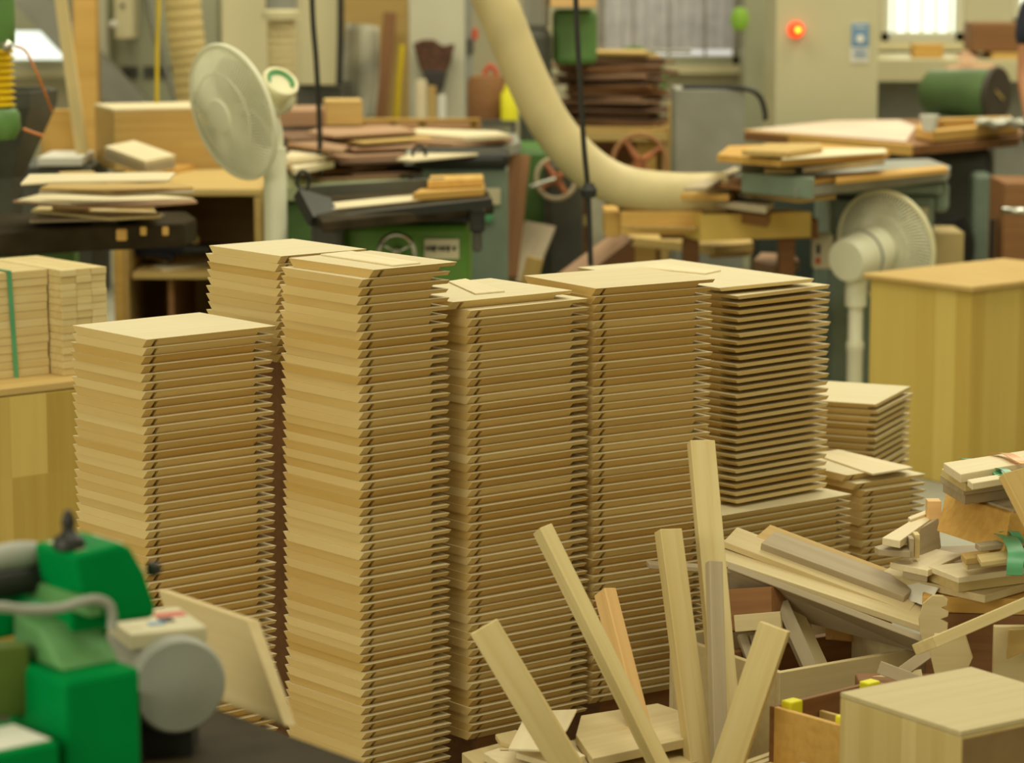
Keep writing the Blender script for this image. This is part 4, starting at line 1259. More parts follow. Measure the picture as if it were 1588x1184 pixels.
# big glued wooden box at right
z0 = .58
Fp = G(1508, 444, z0)
Rp = G(1600, 430, z0)
Lp = G(1337, 423, z0)
d_ = Lp - Fp
t = thing('wooden_box', 'large glued wooden box with an overhanging lid at the right edge', 'box', (Fp.x, Fp.y, 0))
W1, W2 = d_.length, .62
a1 = math.atan2(d_.y, d_.x)
fm = Matrix.Translation((Fp.x, Fp.y, 0)) @ Matrix.Rotation(a1, 4, 'Z')
for nm, c_, s_, mt, bv in (('body', (W1 / 2, -W2 / 2, (z0 - .02) / 2), (W1 - .035, W2 - .035, z0 - .021), 'crate', .003), ('lid', (W1 / 2, -W2 / 2, z0 - .010), (W1, W2, .018), 'tan', .006)):
    o = MB().box(c_, s_).build(nm, M[mt], t, world_coords=False)
    o.matrix_basis = world_of(t).inverted() @ fm
    bm_ = o.modifiers.new('bevel', 'BEVEL')
    bm_.width = bv
    bm_.segments = 3


# ------------------------------------------------------------------ the person at the right edge
def skinned(name, mat, joints, edges, parent, lvl=2):
    """joints: {name: (point, radius)}"""
    keys = list(joints)
    me = bpy.data.meshes.new(name)
    org = world_of(parent).inverted()
    me.from_pydata([org @ Vector(joints[k][0]) for k in keys], [(keys.index(a), keys.index(b)) for a, b in edges], [])
    o = bpy.data.objects.new(name, me)
    scene.collection.objects.link(o)
    o.parent = parent
    me.materials.append(mat)
    sk = o.modifiers.new('skin', 'SKIN')
    sk.use_smooth_shade = True
    for i_, k in enumerate(keys):
        r_ = joints[k][1]
        me.skin_vertices[0].data[i_].radius = (r_, r_) if not isinstance(r_, tuple) else r_
        me.skin_vertices[0].data[i_].use_root = (i_ == 0)
    sb = o.modifiers.new('smooth', 'SUBSURF')
    sb.levels = sb.render_levels = lvl
    return o


pc = D(1678, 100, 10.15)
bx, by = pc.x, 10.15
t = thing('person', 'person in a navy short sleeved shirt at the right edge, only one arm showing', 'person', (bx, by, 0))
sh = 1.31
J = {
    'pelvis': ((bx, by, .90), (.15, .11)), 'waist': ((bx, by, 1.03), (.13, .10)), 'chest': ((bx, by, 1.22), (.155, .11)), 'base': ((bx, by, 1.36), (.07, .06)),
    'neck': ((bx - .005, by - .01, 1.44), .052), 'jaw': ((bx - .012, by - .045, 1.50), (.062, .07)), 'skull': ((bx - .012, by - .02, 1.58), (.078, .092)), 'crown': ((bx - .012, by - .01, 1.65), (.055, .065)),
    'sl': ((bx - .17, by, 1.31), .055), 'el': ((bx - .20, by - .04, 1.06), .040), 'wl': ((bx - .205, by - .20, .90), .028), 'hl': ((bx - .20, by - .26, .86), (.035, .018)),
    'sr': ((bx + .17, by, 1.31), .055), 'er': ((bx + .22, by - .03, 1.05), .040), 'wr': ((bx + .18, by - .22, .92), .028), 'hr': ((bx + .16, by - .29, .90), (.035, .018)),
    'tl': ((bx - .09, by, .80), .085), 'kl': ((bx - .10, by - .01, .46), .058), 'al': ((bx - .10, by + .02, .09), .038), 'fl': ((bx - .11, by - .13, .035), (.04, .028)),
    'tr': ((bx + .09, by, .80), .085), 'kr': ((bx + .10, by - .01, .46), .058), 'ar': ((bx + .10, by + .02, .09), .038), 'fr': ((bx + .11, by - .13, .035), (.04, .028)),
}
for s_, n_ in ((-1, 'l'), (1, 'r')):
    h0 = Vector(J['h' + n_][0])
    for k_ in range(4):
        f1 = h0 + Vector(((k_ - 1.5) * .019, -.045 - .006 * (1 if k_ in (1, 2) else 0), -.008))
        f2 = f1 + Vector((0, -.022, -.022))
        J['f%s%da' % (n_, k_)] = (f1, .0085)
        J['f%s%db' % (n_, k_)] = (f2, .0075)
    th1 = h0 + Vector((-s_ * .035, -.012, -.006))
    J['t%sa' % n_] = (th1, .010)
    J['t%sb' % n_] = (th1 + Vector((-s_ * .008, -.028, -.008)), .008)
Ed = [('pelvis', 'waist'), ('waist', 'chest'), ('chest', 'base'), ('base', 'neck'), ('neck', 'jaw'), ('jaw', 'skull'), ('skull', 'crown'), ('base', 'sl'), ('sl', 'el'), ('el', 'wl'), ('wl', 'hl'), ('base', 'sr'), ('sr', 'er'), ('er', 'wr'), ('wr', 'hr'),
      ('pelvis', 'tl'), ('tl', 'kl'), ('kl', 'al'), ('al', 'fl'), ('pelvis', 'tr'), ('tr', 'kr'), ('kr', 'ar'), ('ar', 'fr')]
for n_ in 'lr':
    for k_ in range(4):
        Ed += [('h' + n_, 'f%s%da' % (n_, k_)), ('f%s%da' % (n_, k_), 'f%s%db' % (n_, k_))]
    Ed += [('h' + n_, 't%sa' % n_), ('t%sa' % n_, 't%sb' % n_)]
body = skinned('body', M['skin'], J, Ed, t)
shirt = {k: (J[k][0], tuple(r + .016 for r in (J[k][1] if isinstance(J[k][1], tuple) else (J[k][1], J[k][1])))) for k in ('waist', 'pelvis', 'chest', 'sl', 'sr', 'base')}
shirt['base'] = ((bx, by, 1.35), (.085, .075))
for n_ in 'lr':
    a_, b_ = Vector(J['s' + n_][0]), Vector(J['e' + n_][0])
    shirt['c' + n_] = (a_ * .35 + b_ * .65, .064)
skinned('shirt', M['navy'], shirt, [('waist', 'pelvis'), ('waist', 'chest'), ('chest', 'base'), ('base', 'sl'), ('base', 'sr'), ('sl', 'cl'), ('sr', 'cr')], t)
pants = {k: (J[k][0], tuple(r + .018 for r in (J[k][1] if isinstance(J[k][1], tuple) else (J[k][1], J[k][1])))) for k in ('pelvis', 'tl', 'kl', 'al', 'tr', 'kr', 'ar')}
skinned('trousers', M['darkgrey'], pants, [('pelvis', 'tl'), ('tl', 'kl'), ('kl', 'al'), ('pelvis', 'tr'), ('tr', 'kr'), ('kr', 'ar')], t)
hd = Vector((bx - .012, by - .02, 1.585))
hm = MB()
hm.lathe([(0, .105), (.05, .095), (.084, .06), (.098, .02), (.099, -.01), (.096, -.04), (.08, -.05), (0, -.02)], hd + Vector((0, .018, .0)), (0, .25, 1), seg=28)
hm.build('hair', M['hair'], t)
for s_ in (-1, 1):
    MB().lathe([(0, .0), (.011, .004), (.009, .010), (0, .013)], hd + Vector((s_ * .030, -.083, -.01)), (0, -1, 0), seg=12).build('eye', M['ink'], body)
    MB().lathe([(0, -.004), (.018, 0), (.016, .008), (0, .01)], hd + Vector((s_ * .080, 0, -.02)), (s_, 0, 0), seg=12).build('ear', M['skin'], body)
MB().lathe([(0, .030), (.010, .012), (.015, 0), (0, -.006)], hd + Vector((0, -.082, -.045)), (0, -.25, 1), seg=12).build('nose', M['skin'], body)
MB().lathe([(0, -.002), (.02, 0), (.016, .006), (0, .007)], hd + Vector((0, -.080, -.072)), (0, -1, -.2), seg=14).build('mouth', M['red'], body)

# ------------------------------------------------------------------ foreground: green machine on a dark table
def PV(x, y, p, n=None):
    """the world point seen at (x, y) on the upright plane through p that runs along U"""
    n = n or V
    r = ray(x, y)
    c_ = Vector((0, 0, CAM_H))
    return c_ + r * ((Vector(p) - c_).dot(n) / r.dot(n))


ZT = .60
t = thing('iron_table', 'dark iron table under the bright green machine, lower left', 'table', G(250, 1250, 0))
slab('tabletop', M['irontop'], [(140, 1026), (620, 1201), (330, 1290), (-260, 1230), (-200, 1050)], ZT, .04, t, .006)
c_ = G(240, 1180, ZT)
boxy('pedestal', M['darkgrey'], (c_.x, c_.y, 0), (.36, .36, ZT - .041), BOARDANG, t, .01)

F0 = G(100, 1058, .78)
t = thing('panel_feeder', 'bright green machine with grey motor, black knobs and stickers in the left foreground', 'machine', (F0.x, F0.y, ZT))
gm = M['green']
uvbox('column', gm, Vector((F0.x, F0.y, ZT)), .094, .12, .78 - ZT, t, .006)
w0 = F0 + V * .035
wd = MB().prism([w0 + U * .018, w0 + U * .018 + V * .10, w0 + U * .018 + V * .10 + Vector((0, 0, .046)), w0 + U * .018 + V * .045 + Vector((0, 0, .040))], U * .074)
wd.build('sloping_cover', M['dustygreen'], t, bevel=.005)
F1 = G(115, 862, .90)
ub = MB().prism([PV(x_, y_, F1) for x_, y_ in [(115, 862), (188, 843), (205, 851), (226, 888), (243, 940), (241, 960), (180, 968), (150, 940), (126, 922)]], V * .085)
up_ = ub.build('head_cover', gm, t, bevel=.006)
tp = F1 + Vector((0, 0, .001))
o = uvbox('top_label', M['label'], tp + U * .010 + V * .012, .060, .060, .001, up_, 0)
uvbox('red_print', M['red'], tp + U * .045 + V * .02 + Vector((0, 0, .001)), .022, .03, .0006, up_, 0)
kb = F1 + U * .012 + V * .03
MB().lathe([(0, 0), (.016, 0), (.018, .004), (.016, .012), (.009, .016), (.006, .022), (.008, .028), (.006, .036), (.003, .042), (0, .043)], kb + Vector((0, 0, .001)), seg=20).build('top_knob', M['black'], t)
kb = PV(232, 884, F1 + V * .03)
MB().lathe([(0, 0), (.008, 0), (.009, .006), (.006, .012), (0, .014)], kb, U, seg=16).build('side_knob', M['black'], t)
# neck and arms
nk = MB().prism([PV(x_, y_, F1 + V * .02) for x_, y_ in [(110, 905), (150, 925), (172, 962), (168, 992), (110, 985)]], V * .05)
nk.build('neck', gm, t, bevel=.004)
r0 = G(138, 930, .855)
MB().prism([r0, r0 + U * .016, r0 + U * .016 - Vector((0, 0, .02)), r0 - Vector((0, 0, .02))], V * .30).build('guide_rail', M['dustygreen'], t, bevel=.002)
a0 = F0 + V * .14
MB().prism([PV(x_, y_, a0) for x_, y_ in [(-80, 955), (60, 945), (112, 938), (112, 962), (40, 985), (-80, 1010)]], V * .05).build('lower_arm', gm, t, bevel=.005)
MB().prism([PV(x_, y_, a0 + V * .06) for x_, y_ in [(-80, 900), (30, 915), (90, 935), (60, 950), (-80, 948)]], V * .05).build('upper_arm', gm, t, bevel=.005)
MB().prism([PV(x_, y_, F0 + V * .08) for x_, y_ in [(-80, 1012), (46, 1000), (46, 1110), (-80, 1120)]], V * .03).build('rear_plate', plain('olive paint', (.10, .15, .02), .5), t, bevel=.003)
L0 = G(93, 1150, .725)
lb_ = uvbox('control_panel', gm, Vector((L0.x, L0.y, ZT)), -.16, .11, .725 - ZT, t, .005)
pz = Vector((L0.x, L0.y, .7255))
p_ = uvbox('panel_label', M['white'], pz - U * .006 + V * .008, -.14, .075, .001, lb_, 0)
uvbox('red_stripe', M['red'], pz - U * .055 + V * .045 + Vector((0, 0, .001)), -.06, .02, .0006, p_, 0)
MB().tube(smooth_path([PV(x_, y_, F0 + V * .03) for x_, y_ in [(-60, 944), (0, 942), (40, 946), (90, 944), (125, 934), (150, 930), (168, 938), (174, 956), (173, 975)]], 8), .0055, 10).build('power_cable', M['motor'], t)
gb = PV(30, 862, F1 + V * .10)
MB().lathe([(0, -.13), (.013, -.125), (.016, -.02), (.013, 0), (0, .004)], gb + U * .02, U, seg=20).build('rear_handle', M['motor'], t)
MB().lathe([(0, -.11), (.018, -.11), (.018, 0), (0, 0)], gb + U * .03 - Vector((0, 0, .026)), U, seg=16).build('handle_mount', M['black'], t)
# motor
mc = D(279, 1066, 3.22)
ax = Vector((math.cos(R(-66)), math.sin(R(-66)), 0))
mt_ = MB().lathe([(0, -.165), (.045, -.165), (.054, -.150), (.056, -.02), (.0575, -.018), (.0575, -.006), (.053, 0), (.030, .003), (.014, .006), (0, .006)], mc, ax, seg=40).build('motor', M['motor'], t)
ft = MB()
ft.box((mc.x - ax.x * .06, mc.y - ax.y * .06, (mc.z - .05 + ZT) / 2), (.07, .07, mc.z - .05 - ZT))
ft.build('motor_foot', M['black'], mt_)
sd = Vector((-ax.y, ax.x, 0))
jb = MB()
jf = frame_from(mc - ax * .082 + Vector((0, 0, .052)) - sd * .004, sd, (0, 0, 1))
jb.box((0, 0, 0), (.094, .112, .020), jf)
jbx = jb.build('terminal_box', M['label'], mt_, bevel=.003)
for k, (sx, sy, w_, h_, mm) in enumerate([(.024, .018, .045, .03, 'red'), (-.03, .02, .03, .02, 'blue'), (-.004, -.02, .025, .018, 'blue'), (.012, -.006, .02, .03, 'ink'), (-.032, -.024, .018, .02, 'label')]):
    MB().box((sx, sy, .0105), (w_ * .8, h_ * .8, .0008), jf).build('sticker', M[mm], jbx)
MB().box((mc.x - .05 - ax.x * .02, mc.y - ax.y * .02, (mc.z + ZT) / 2), (.03, .10, mc.z - ZT)).build('motor_bracket', M['black'], mt_)
# board leaning on the table edge
tag(tilted('square_board', M['ply'], [(244, 914, 3.74), (384, 962, 3.55), (442, 1127, 3.44)], .018, bevel=.002), 'pale square board standing tilted behind the grey motor', 'board')

# ------------------------------------------------------------------ foreground right: sticks
def stick(top, Yt, foot, w, th, side, mat, label):
    a_ = D(*top, Yt)
    b_ = G(*foot, 0.012)
    tag(beam('wooden_stick', M[mat], b_, a_, w, th, side, bevel=.0015), label, 'stick')


stick((750, 972), 4.24, (1052, 1478), .046, .016, (.93, -.10, .36), 'stick', 'leftmost pale stick of the leaning bunch, the flattest lying one')
stick((841, 820), 4.50, (1152, 1450), .024, .030, (.90, .42, 0), 'stick', 'long pale stick with a broken edge, crossing over the orange one')
stick((938, 918), 4.72, (1060, 1395), .024, .034, (.80, .6, 0), 'orange_wood', 'orange toned stick of the leaning bunch')
stick((1036, 823), 4.67, (1112, 1398), .040, .026, (.92, .38, 0), 'stick', 'pale chamfered stick left of the tallest one')
stick((1087, 686), 4.82, (1150, 1385), .044, .024, (.97, .22, 0), 'stick', 'tallest pale stick of the bunch, in front of the ledged stack')
stick((1107, 872), 4.60, (1122, 1422), .024, .020, (.93, .36, 0), 'greywood', 'short greyish stick in front of the tallest one')
stick((1202, 972), 4.30, (1038, 1455), .048, .020, (.95, -.32, 0), 'stick', 'pale stick leaning to the right with a knot, front of the bunch')

# plywood offcuts lying at the foot of the stacks
pr = [
    ([(716, 1168), (800, 1146), (900, 1160), (960, 1200), (780, 1225)], .215, .030, 'ply', 'lowest thick plywood offcut at the bottom edge, left end'),
    ([(880, 1150), (1020, 1110), (1092, 1150), (1090, 1180), (940, 1205)], .222, .028, 'ply', 'lowest thick plywood offcut under the broad pentagonal one'),
    ([(750, 1168), (830, 1140), (960, 1160), (930, 1192), (800, 1200)], .232, .014, 'sheet', 'thin offcut below the triangular one'),
    ([(768, 1139), (800, 1132), (846, 1146), (820, 1160), (775, 1150)], .243, .009, 'ply', 'small square offcut left of the triangular one'),
    ([(893, 1140), (901, 1110), (1020, 1091), (1070, 1108), (1082, 1142), (919, 1177)], .252, .016, 'ply', 'broad pentagonal plywood offcut behind the crossing sticks'),
    ([(800, 1168), (870, 1150), (908, 1172), (860, 1186)], .246, .010, 'sheet', 'offcut just in front of the triangular one'),
]
for qd, z_, th, mt, lb in pr:
    tag(slab('plywood_offcut', M[mt], qd, z_, th), lb, 'offcut')
tag(slab('plywood_offcut', M['sheet'], [(788, 1161), (817, 1104), (895, 1100), (880, 1130), (853, 1163)], .270, .005), 'triangular plywood offcut with a sharp corner, behind the flattest stick', 'offcut')
c_ = G(900, 1170, .19)
tag(boxy('offcut_box', M['tan'], (c_.x - .04, c_.y - .02, 0), (.26, .16, .182), 0), 'tan box under the plywood offcuts at the bottom edge', 'box')
tag(boxy('offcut_block', M['ply'], (G(822, 1150, .2).x, G(822, 1150, .24).y, .2335), (.10, .06, .0005), 0), 'thin spacer between the offcuts', 'spacer')

# crate of scraps with long boards laid across it
def open_box(name, label, cat, p, du, dv, h, mat, wt=.012, cross=False, ang=BOARDANG, z0=0.0):
    t_ = thing(name, label, cat, (p[0], p[1], z0))
    u_ = Vector((math.cos(ang), math.sin(ang), 0))
    v_ = Vector((-math.sin(ang), math.cos(ang), 0))
    q_ = Vector((p[0], p[1], z0))
    uvbox('front_wall', mat, q_, du, wt, h, t_, .0015, ang)
    uvbox('rear_wall', mat, q_ + v_ * (dv - wt), du, wt, h, t_, .0015, ang)
    uvbox('left_wall', mat, q_ + v_ * wt, wt, dv - 2 * wt, h, t_, .0015, ang)
    uvbox('right_wall', mat, q_ + u_ * (du - wt) + v_ * wt, wt, dv - 2 * wt, h, t_, .0015, ang)
    uvbox('bottom', mat, q_ + u_ * wt + v_ * wt + Vector((0, 0, .002)), du - 2 * wt, dv - 2 * wt, .01, t_, 0, ang)
    return t_


p0 = G(1209, 1044, .30)
CA = R(33)
t = open_box('scrap_bin', 'open pale plywood bin full of scraps under the slanting boards', 'bin', p0, .33, .32, .30, M['ply'], ang=CA)
cu, cv = Vector((math.cos(CA), math.sin(CA), 0)), Vector((-math.sin(CA), math.cos(CA), 0))
bc = p0 + cu * .18 + cv * .17
for k, (a_, b_, w_, th, mt, lb, cat) in enumerate([
    ((1133, 948, 5.02), (1208, 944, 4.96), .075, .05, 'brown', 'brown timber end leaning in the bin behind the sticks', 'timber'),
    ((1210, 936, 4.98), (1262, 1052, 4.90), .026, .016, 'greywood', 'left grey slat slanting in the scrap bin', 'batten'),
    ((1226, 934, 5.02), (1280, 1050, 4.95), .024, .016, 'ply', 'right pale slat slanting in the scrap bin', 'batten'),
    ((1140, 968, 4.95), (1212, 962, 4.93), .030, .014, 'ply', 'pale crosspiece above the short grey slats', 'batten'),
    ((1150, 985, 4.97), (1172, 1050, 4.93), .016, .012, 'greywood', 'short grey slat, left one of two below the crosspiece', 'batten'),
    ((1168, 985, 4.97), (1190, 1050, 4.93), .016, .012, 'greywood', 'short grey slat, right one of two below the crosspiece', 'batten'),
    ((1285, 983, 5.05), (1330, 988, 5.12), .022, .014, 'orange_wood', 'small orange wood end deep in the scrap bin', 'offcut'),
]):
    tag(beam('scrap_batten', M[mt], D(*a_), D(*b_), w_, th, (0, .3, 1) if k in (0, 3, 6) else (1, .2, 0)), lb, cat)
tag(uvbox('dark_plank', M['brown'], p0 + cu * .02 + cv * .19 - Vector((0, 0, .28)), .32, .02, .27, None, .002, CA), 'dark brown plank standing inside the scrap bin', 'plank')
tag(tilted('slanting_board', M['greywood'], [(1128, 882, 5.00), (1436, 999, 4.82), (1428, 1014, 4.90), (1128, 934, 5.10)], .012, four=True), 'overhanging board turned to its underside, lowest of the slanting boards', 'board')
for i_, (a_, b_, w_, th, mt, lb) in enumerate([
    ((1090, 868, 5.03), (1436, 984, 4.84), .085, .012, 'ply', 'second slanting board from below over the bin'),
    ((1120, 849, 5.06), (1408, 958, 4.90), .07, .012, 'ply', 'middle slanting board over the bin'),
    ((1178, 856, 5.05), (1400, 939, 4.93), .05, .018, 'greywood', 'fourth slanting board from below, thick and grey'),
    ((1172, 836, 5.10), (1414, 928, 4.97), .05, .005, 'tan', 'thin topmost slanting board over the scrap bin'),
]):
    a_, b_ = D(*a_), D(*b_)
    wv = Vector((.03, w_, .012))
    nn = (b_ - a_).cross(wv).normalized()
    if nn.z < 0:
        nn = -nn
    mb = MB().prism([a_, b_, b_ + wv, a_ + wv], nn * th)
    tag(mb.build('slanting_board', M[mt], frame=frame_from((a_ + b_) / 2, b_ - a_, nn), bevel=.0012), lb, 'board')
tag(beam('slanting_batten', M['greywood'], D(1004, 876, 5.0), D(1135, 884, 5.02), .03, .008, (0, 1, 0)), 'thin grey batten poking left behind the tall sticks', 'batten')

# brown drawer box with yellow pads
Ld = G(1193, 1095, .36)
pd = Ld - V * .25
t = open_box('drawer_box', 'brown open drawer box with yellow pads, left of the pale box', 'box', pd, .24, .25, .20, M['brown'], .010, z0=.16)
for ch in list(t.children):
    if ch.name.startswith(('left_wall', 'front_wall')):
        ch.data.materials[0] = M['ochre']
uvbox('divider', M['tan'], Vector((pd.x, pd.y, .172)) + U * .10 + V * .012, .008, .226, .165, t, .001)
for k, (du_, dv_) in enumerate(((.012, .215), (.19, .215), (.012, .10))):
    q_ = Vector((pd.x, pd.y, .34)) + U * du_ + V * dv_
    o = uvbox('foam_pad', M['brightyellow'], q_, .028, .022, .030, t, .003)
tag(uvbox('drawer_support', M['tan'], Vector((pd.x, pd.y, 0)) + U * .01 + V * .01, .22, .23, .159), 'tan block under the brown drawer box', 'block')

# pale box in the lower right corner
Fb = G(1490, 1135, .46)
Lb = G(1303, 1074, .46)
dvb = (Lb - Fb).length
ab = math.atan2((Lb - Fb).y, (Lb - Fb).x) - math.pi / 2
t = thing('pale_box', 'pale wooden box with a dark side, lower right corner', 'box', (Fb.x, Fb.y, 0))
uvbox('body', M['cubewood'], Vector((Fb.x, Fb.y, 0)), .26, dvb, .452, t, .0015, ab)
uvbox('top_panel', M['paletop'], Vector((Fb.x, Fb.y, .4525)), .26, dvb, .0075, t, .001, ab)
ub_ = Vector((math.cos(ab), math.sin(ab), 0))
vb_ = Vector((-math.sin(ab), math.cos(ab), 0))
uvbox('dark_side', M['sidewood'], Vector((Fb.x, Fb.y, .01)) + ub_ * .004 - vb_ * .002, .25, .002, .438, t, 0, ab)  # thin dark sheet covering the right front side of the body

# slats at the bottom edge
for k in range(6):
    a_ = G(1120 + k * 5, 1200 + k * 6, .26)
    b_ = G(1238 + k * 13, 1158 + k * 3.5, .27)
    tag(beam('thin_batten', M['ply' if k % 2 else 'stick'], a_, b_, .012, .010, (1, -.5, 0)), 'thin pale slat, %s from the left in the fan at the bottom edge' % ordinal(k + 1), 'batten', 'thin slats at the bottom edge')
tag(beam('thin_batten', M['greywood'], G(1235, 1196, .28), G(1305, 1160, .28), .014, .012, (1, -.5, 0)), 'thicker greyish slat right of the fan of thin slats', 'batten')
c_ = G(1215, 1200, .24)
tag(boxy('slat_rest', M['tan'], (c_.x, c_.y - .01, 0), (.10, .05, .245)), 'tan block carrying the thin slats at the bottom edge', 'block')

# heap at the right: chest, boards, tied bundles, little box
t = thing('brown_chest', 'brown chest carrying the boards and bundles at the right edge', 'chest', D(1540, 1100, 5.0))
zc_ = .405
ca = G(1455, 925, zc_)
boxy('body', M['brown'], (ca.x + .17, ca.y + .13, 0), (.34, .30, zc_ - .03), R(-8), t, .003)
boxy('lid', M['ochre'], (ca.x + .17, ca.y + .13, zc_ - .029), (.355, .31, .029), R(-8), t, .003)
tag(slab('loose_board', M['ply'], [(1367, 888), (1392, 872), (1480, 856), (1680, 880), (1527, 924)], .421, .014), 'broad thin board, lowest on the brown chest', 'board')
tag(slab('loose_board', M['sheet'], [(1380, 872), (1450, 851), (1494, 860), (1439, 885)], .452, .012), 'pale board with a drawn arc at the left of the chest heap', 'board')
tag(slab('small_block', M['greywood'], [(1400, 886), (1408, 878), (1442, 884), (1438, 892)], .438, .014), 'small greyish block under the pale board with the arc', 'block')
# low bundle with green tie
t = thing('tied_bundle', 'lower bundle of wooden strips with a green tie, on the broad board', 'bundle', G(1530, 890, .424))
for qd, z_, th, mt in [
    ([(1440, 884), (1486, 902), (1680, 876), (1640, 862)], .442, .020, 'stick'),
    ([(1440, 878), (1486, 896), (1680, 868), (1640, 856)], .455, .011, 'sheet'),
    ([(1492, 866), (1500, 874), (1680, 852), (1660, 846)], .478, .012, 'ply'),
    ([(1490, 858), (1498, 867), (1680, 842), (1660, 836)], .493, .012, 'tan'),
    ([(1515, 860), (1522, 872), (1680, 850), (1670, 838)], .505, .009, 'stick'),
    ([(1512, 842), (1520, 848), (1680, 826), (1660, 822)], .517, .010, 'greywood'),
]:
    slab('strip', M[mt], qd, z_, th, t)


def tie(name, mat, pts, r, parent):
    path = smooth_path([D(*p_) for p_ in pts], 8)
    mb = MB()
    w_ = Vector((.011, -.001, .0)) * (r / .004)
    nn_ = Vector((0, -.0018, .0012))
    for a_, b_ in zip(path, path[1:]):
        mb.poly([a_ - w_, a_ + w_, b_ + w_, b_ - w_, a_ - w_ + nn_, a_ + w_ + nn_, b_ + w_ + nn_, b_ - w_ + nn_], [(0, 1, 2, 3), (7, 6, 5, 4), (0, 4, 5, 1), (1, 5, 6, 2), (2, 6, 7, 3), (3, 7, 4, 0)])
    return mb.build(name, mat, parent)


tie('tie', M['tie'], [(1552, 828, 4.86), (1566, 836, 4.78), (1575, 855, 4.73), (1574, 875, 4.71), (1573, 893, 4.71)], .005, t)
tie('tie_end', M['tie'], [(1556, 826, 4.84), (1572, 826, 4.82), (1582, 842, 4.80)], .003, t)
# ochre box
tag(slab('loose_board', M['greywood'], [(1404, 870), (1440, 848), (1640, 842), (1660, 868), (1560, 872)], .447, .012), 'grey board below the ochre box, behind the lower bundle', 'board')
zb = .47
q4 = [PV(x_, y_, G(1503, 846, .45), V) for x_, y_ in [(1455, 822), (1467, 764), (1566, 797), (1559, 826), (1503, 846)]]
t = thing('ochre_box', 'tilted ochre wooden box under the upper tied bundle', 'box', G(1510, 846, .45))
bx4 = [D(1467, 764, 5.06), D(1566, 797, 4.84), D(1556, 858, 4.80), D(1452, 824, 5.02)]
MB().prism(bx4, Vector((.135, .115, .012))).build('body', M['ochre'], t, bevel=.002)
MB().prism([bx4[0] + Vector((.008, .008, .0008)), bx4[1] + Vector((.008, .006, .0008)), bx4[1] + Vector((.13, .11, .0125)), bx4[0] + Vector((.13, .115, .0125))], Vector((0, 0, .004))).build('grey_lid', M['greywood'], t)
# upper bundle
t = thing('tied_bundle', 'upper bundle of chamfered strips with green and orange ties', 'bundle', G(1540, 740, .56))
for qd, z_, th, mt in [
    ([(1462, 748), (1496, 768), (1690, 742), (1660, 726)], .585, .018, 'greywood'),
    ([(1458, 736), (1494, 756), (1690, 728), (1660, 712)], .602, .015, 'greywood'),
    ([(1460, 727), (1497, 750), (1690, 716), (1660, 700)], .620, .015, 'stick'),
    ([(1463, 718), (1490, 736), (1690, 700), (1660, 688)], .640, .016, 'sheet'),
    ([(1500, 744), (1508, 750), (1690, 720), (1690, 712)], .632, .012, 'sheet'),
]:
    slab('strip', M[mt], qd, z_, th, t)
tie('tie', M['tie'], [(1500, 712, 4.98), (1520, 716, 4.94), (1540, 726, 4.88), (1556, 738, 4.84)], .005, t)
tie('tie_end', M['tie'], [(1540, 726, 4.88), (1560, 730, 4.83), (1570, 748, 4.80), (1572, 768, 4.79)], .0025, t)
tie('knot', M['tie'], [(1538, 752, 4.84), (1548, 742, 4.83), (1560, 736, 4.83)], .003, t)
tie('orange_tie', M['orangetie'], [(1540, 704, 4.98), (1560, 704, 4.95), (1576, 712, 4.90), (1590, 720, 4.88)], .0035, t)
tag(tilted('leaning_board', M['tan'], [(1556, 734, 4.74), (1600, 722, 4.80), (1640, 800, 4.74)], .014), 'tan board leaning at the right edge against the upper bundle', 'board')
# pieces left of the ochre box
for qd, z_, th, mt, lb in [
    ([(1368, 834), (1396, 839), (1442, 806), (1438, 796), (1430, 797)], .50, .014, 'sheet', 'bright flat board pointing left, before the ochre box'),
    ([(1356, 848), (1362, 852), (1412, 856), (1410, 846), (1376, 842)], .478, .012, 'greywood', 'greyish offcut below the bright flat board'),
    ([(1408, 802), (1412, 806), (1440, 796), (1436, 791)], .505, .012, 'sheet', 'small pale end behind the bright flat board'),
]:
    tag(slab('wood_offcut', M[mt], qd, z_, th), lb, 'offcut')
for x0, y0, x1, y1, Y_, mt, lb in [(1438, 778, 1460, 818, 5.10, 'orange_wood', 'upright pinkish block left of the ochre box'), (1410, 836, 1418, 862, 4.93, 'greywood', 'narrow upright block, leftmost before the ochre box'), (1418, 830, 1427, 862, 4.95, 'stick', 'narrow upright block beside the leftmost one')]:
    tag(span('upright_block', M[mt], x0, y0, x1, y1 + 4, Y_, .03, None, .001), lb, 'block')
tag(tilted('upright_board', M['greywood'], [(1424, 822, 5.03), (1455, 804, 5.10), (1460, 850, 5.08)], .01), 'greyish upright board before the ochre box', 'board')
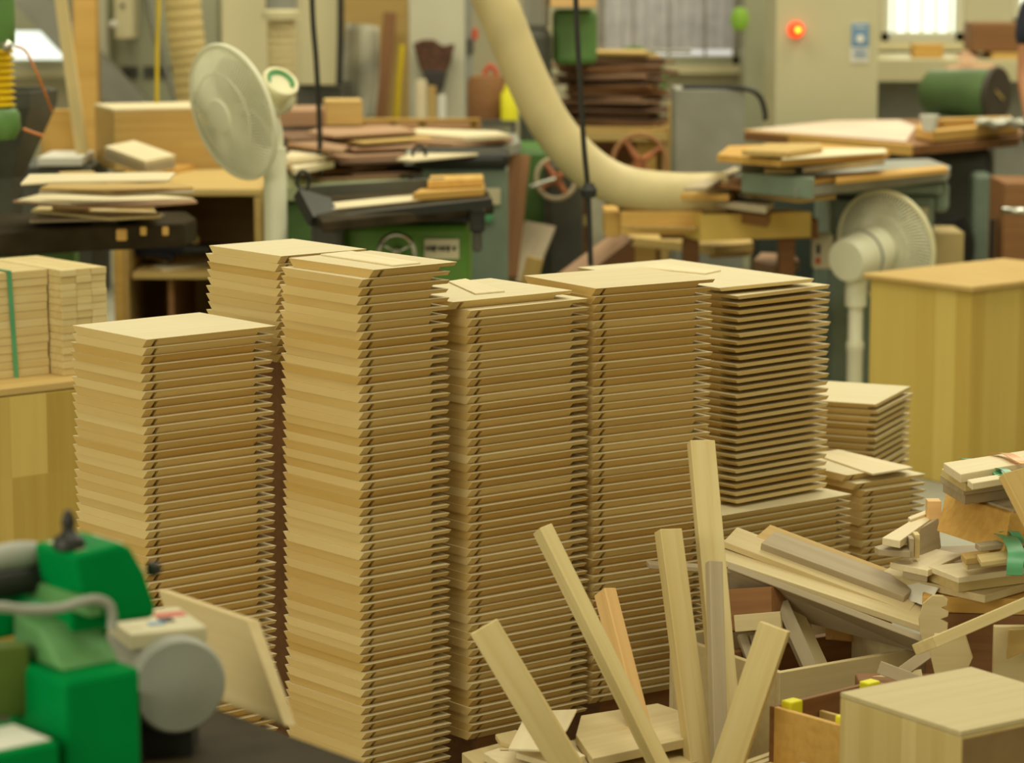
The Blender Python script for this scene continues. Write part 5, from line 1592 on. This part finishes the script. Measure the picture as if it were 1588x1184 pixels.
# under the heap: paper, curl, diagonal board, standing boards
tag(tilted('paper_scrap', M['white'], [(1406, 900, 4.97), (1455, 912, 4.90), (1440, 940, 4.90)], .001, bevel=0), 'white paper scrap hanging under the broad board', 'paper')
pa_, pb_ = D(1440, 1000, 4.42), D(1612, 926, 4.62)
tag(beam('diagonal_board', M['stick'], pa_ - (pb_ - pa_).normalized() * .01, pb_, .050, .018, (.2, -.9, .35)), 'pale board lying diagonally above the pale box, right side', 'board')
qd = [(1441, 1010), (1448, 985), (1496, 985), (1508, 1022), (1486, 1072), (1452, 1058)]
pn = D(1475, 1030, 4.60)
tag(MB().prism([PV(x_, y_, pn, Vector((0, 1, 0))) for x_, y_ in qd], (0.003, .012, 0)).build('pointed_offcut', M['ply'], bevel=.001), 'standing offcut with a pointed right side behind the pale box', 'offcut')
ob_ = bpy.data.objects[-1]
pn = D(1448, 960, 4.80)
o = MB().prism([PV(x_, y_, pn, Vector((0.1, 1, 0))) for x_, y_ in [(1436, 1010), (1427, 985), (1424, 960), (1431, 937), (1446, 924), (1462, 925), (1470, 931), (1469, 940), (1460, 943), (1471, 950), (1470, 957), (1459, 961), (1470, 968), (1466, 1010)]], (.002, .009, 0)).build('curved_offcut', M['ply'], bevel=.001)
tag(o, 'curved offcut with a splintered right edge before the chest', 'offcut')
tag(span('standing_board', M['ply'], 1535, 972, 1640, 1240, 4.64, .014, None, .002), 'pale board standing at the right edge behind the pale box', 'board')
tag(tilted('triangular_offcut', M['tan'], [(1562, 1024, 4.60), (1565, 978, 4.60), (1640, 975, 4.60), (1640, 985, 4.60)], .012, four=True), 'triangular tan offcut before the standing board at the right edge', 'offcut')
for i_, (a_, b_, w_, lb) in enumerate([((1365, 1036, 4.66), (1434, 1062, 4.56), .022, 'grey notched slat in the little heap behind the pale box'), ((1395, 1046, 4.70), (1442, 1012, 4.72), .020, 'slat crossing the notched one behind the pale box'), ((1350, 1058, 4.70), (1430, 1046, 4.70), .016, 'lowest thin slat of the little heap behind the pale box')]):
    tag(beam('short_batten', M['greywood' if i_ < 2 else 'ply'], D(*a_), D(*b_), w_, .008, (0, .6, .8)), lb, 'batten')

c_ = D(1420, 1040, 4.66)
tag(boxy('scrap_block', M['brown'], (.668, 4.685, 0), (.17, .08, .31), 0), 'brown block under the little heap of battens behind the pale box', 'block')
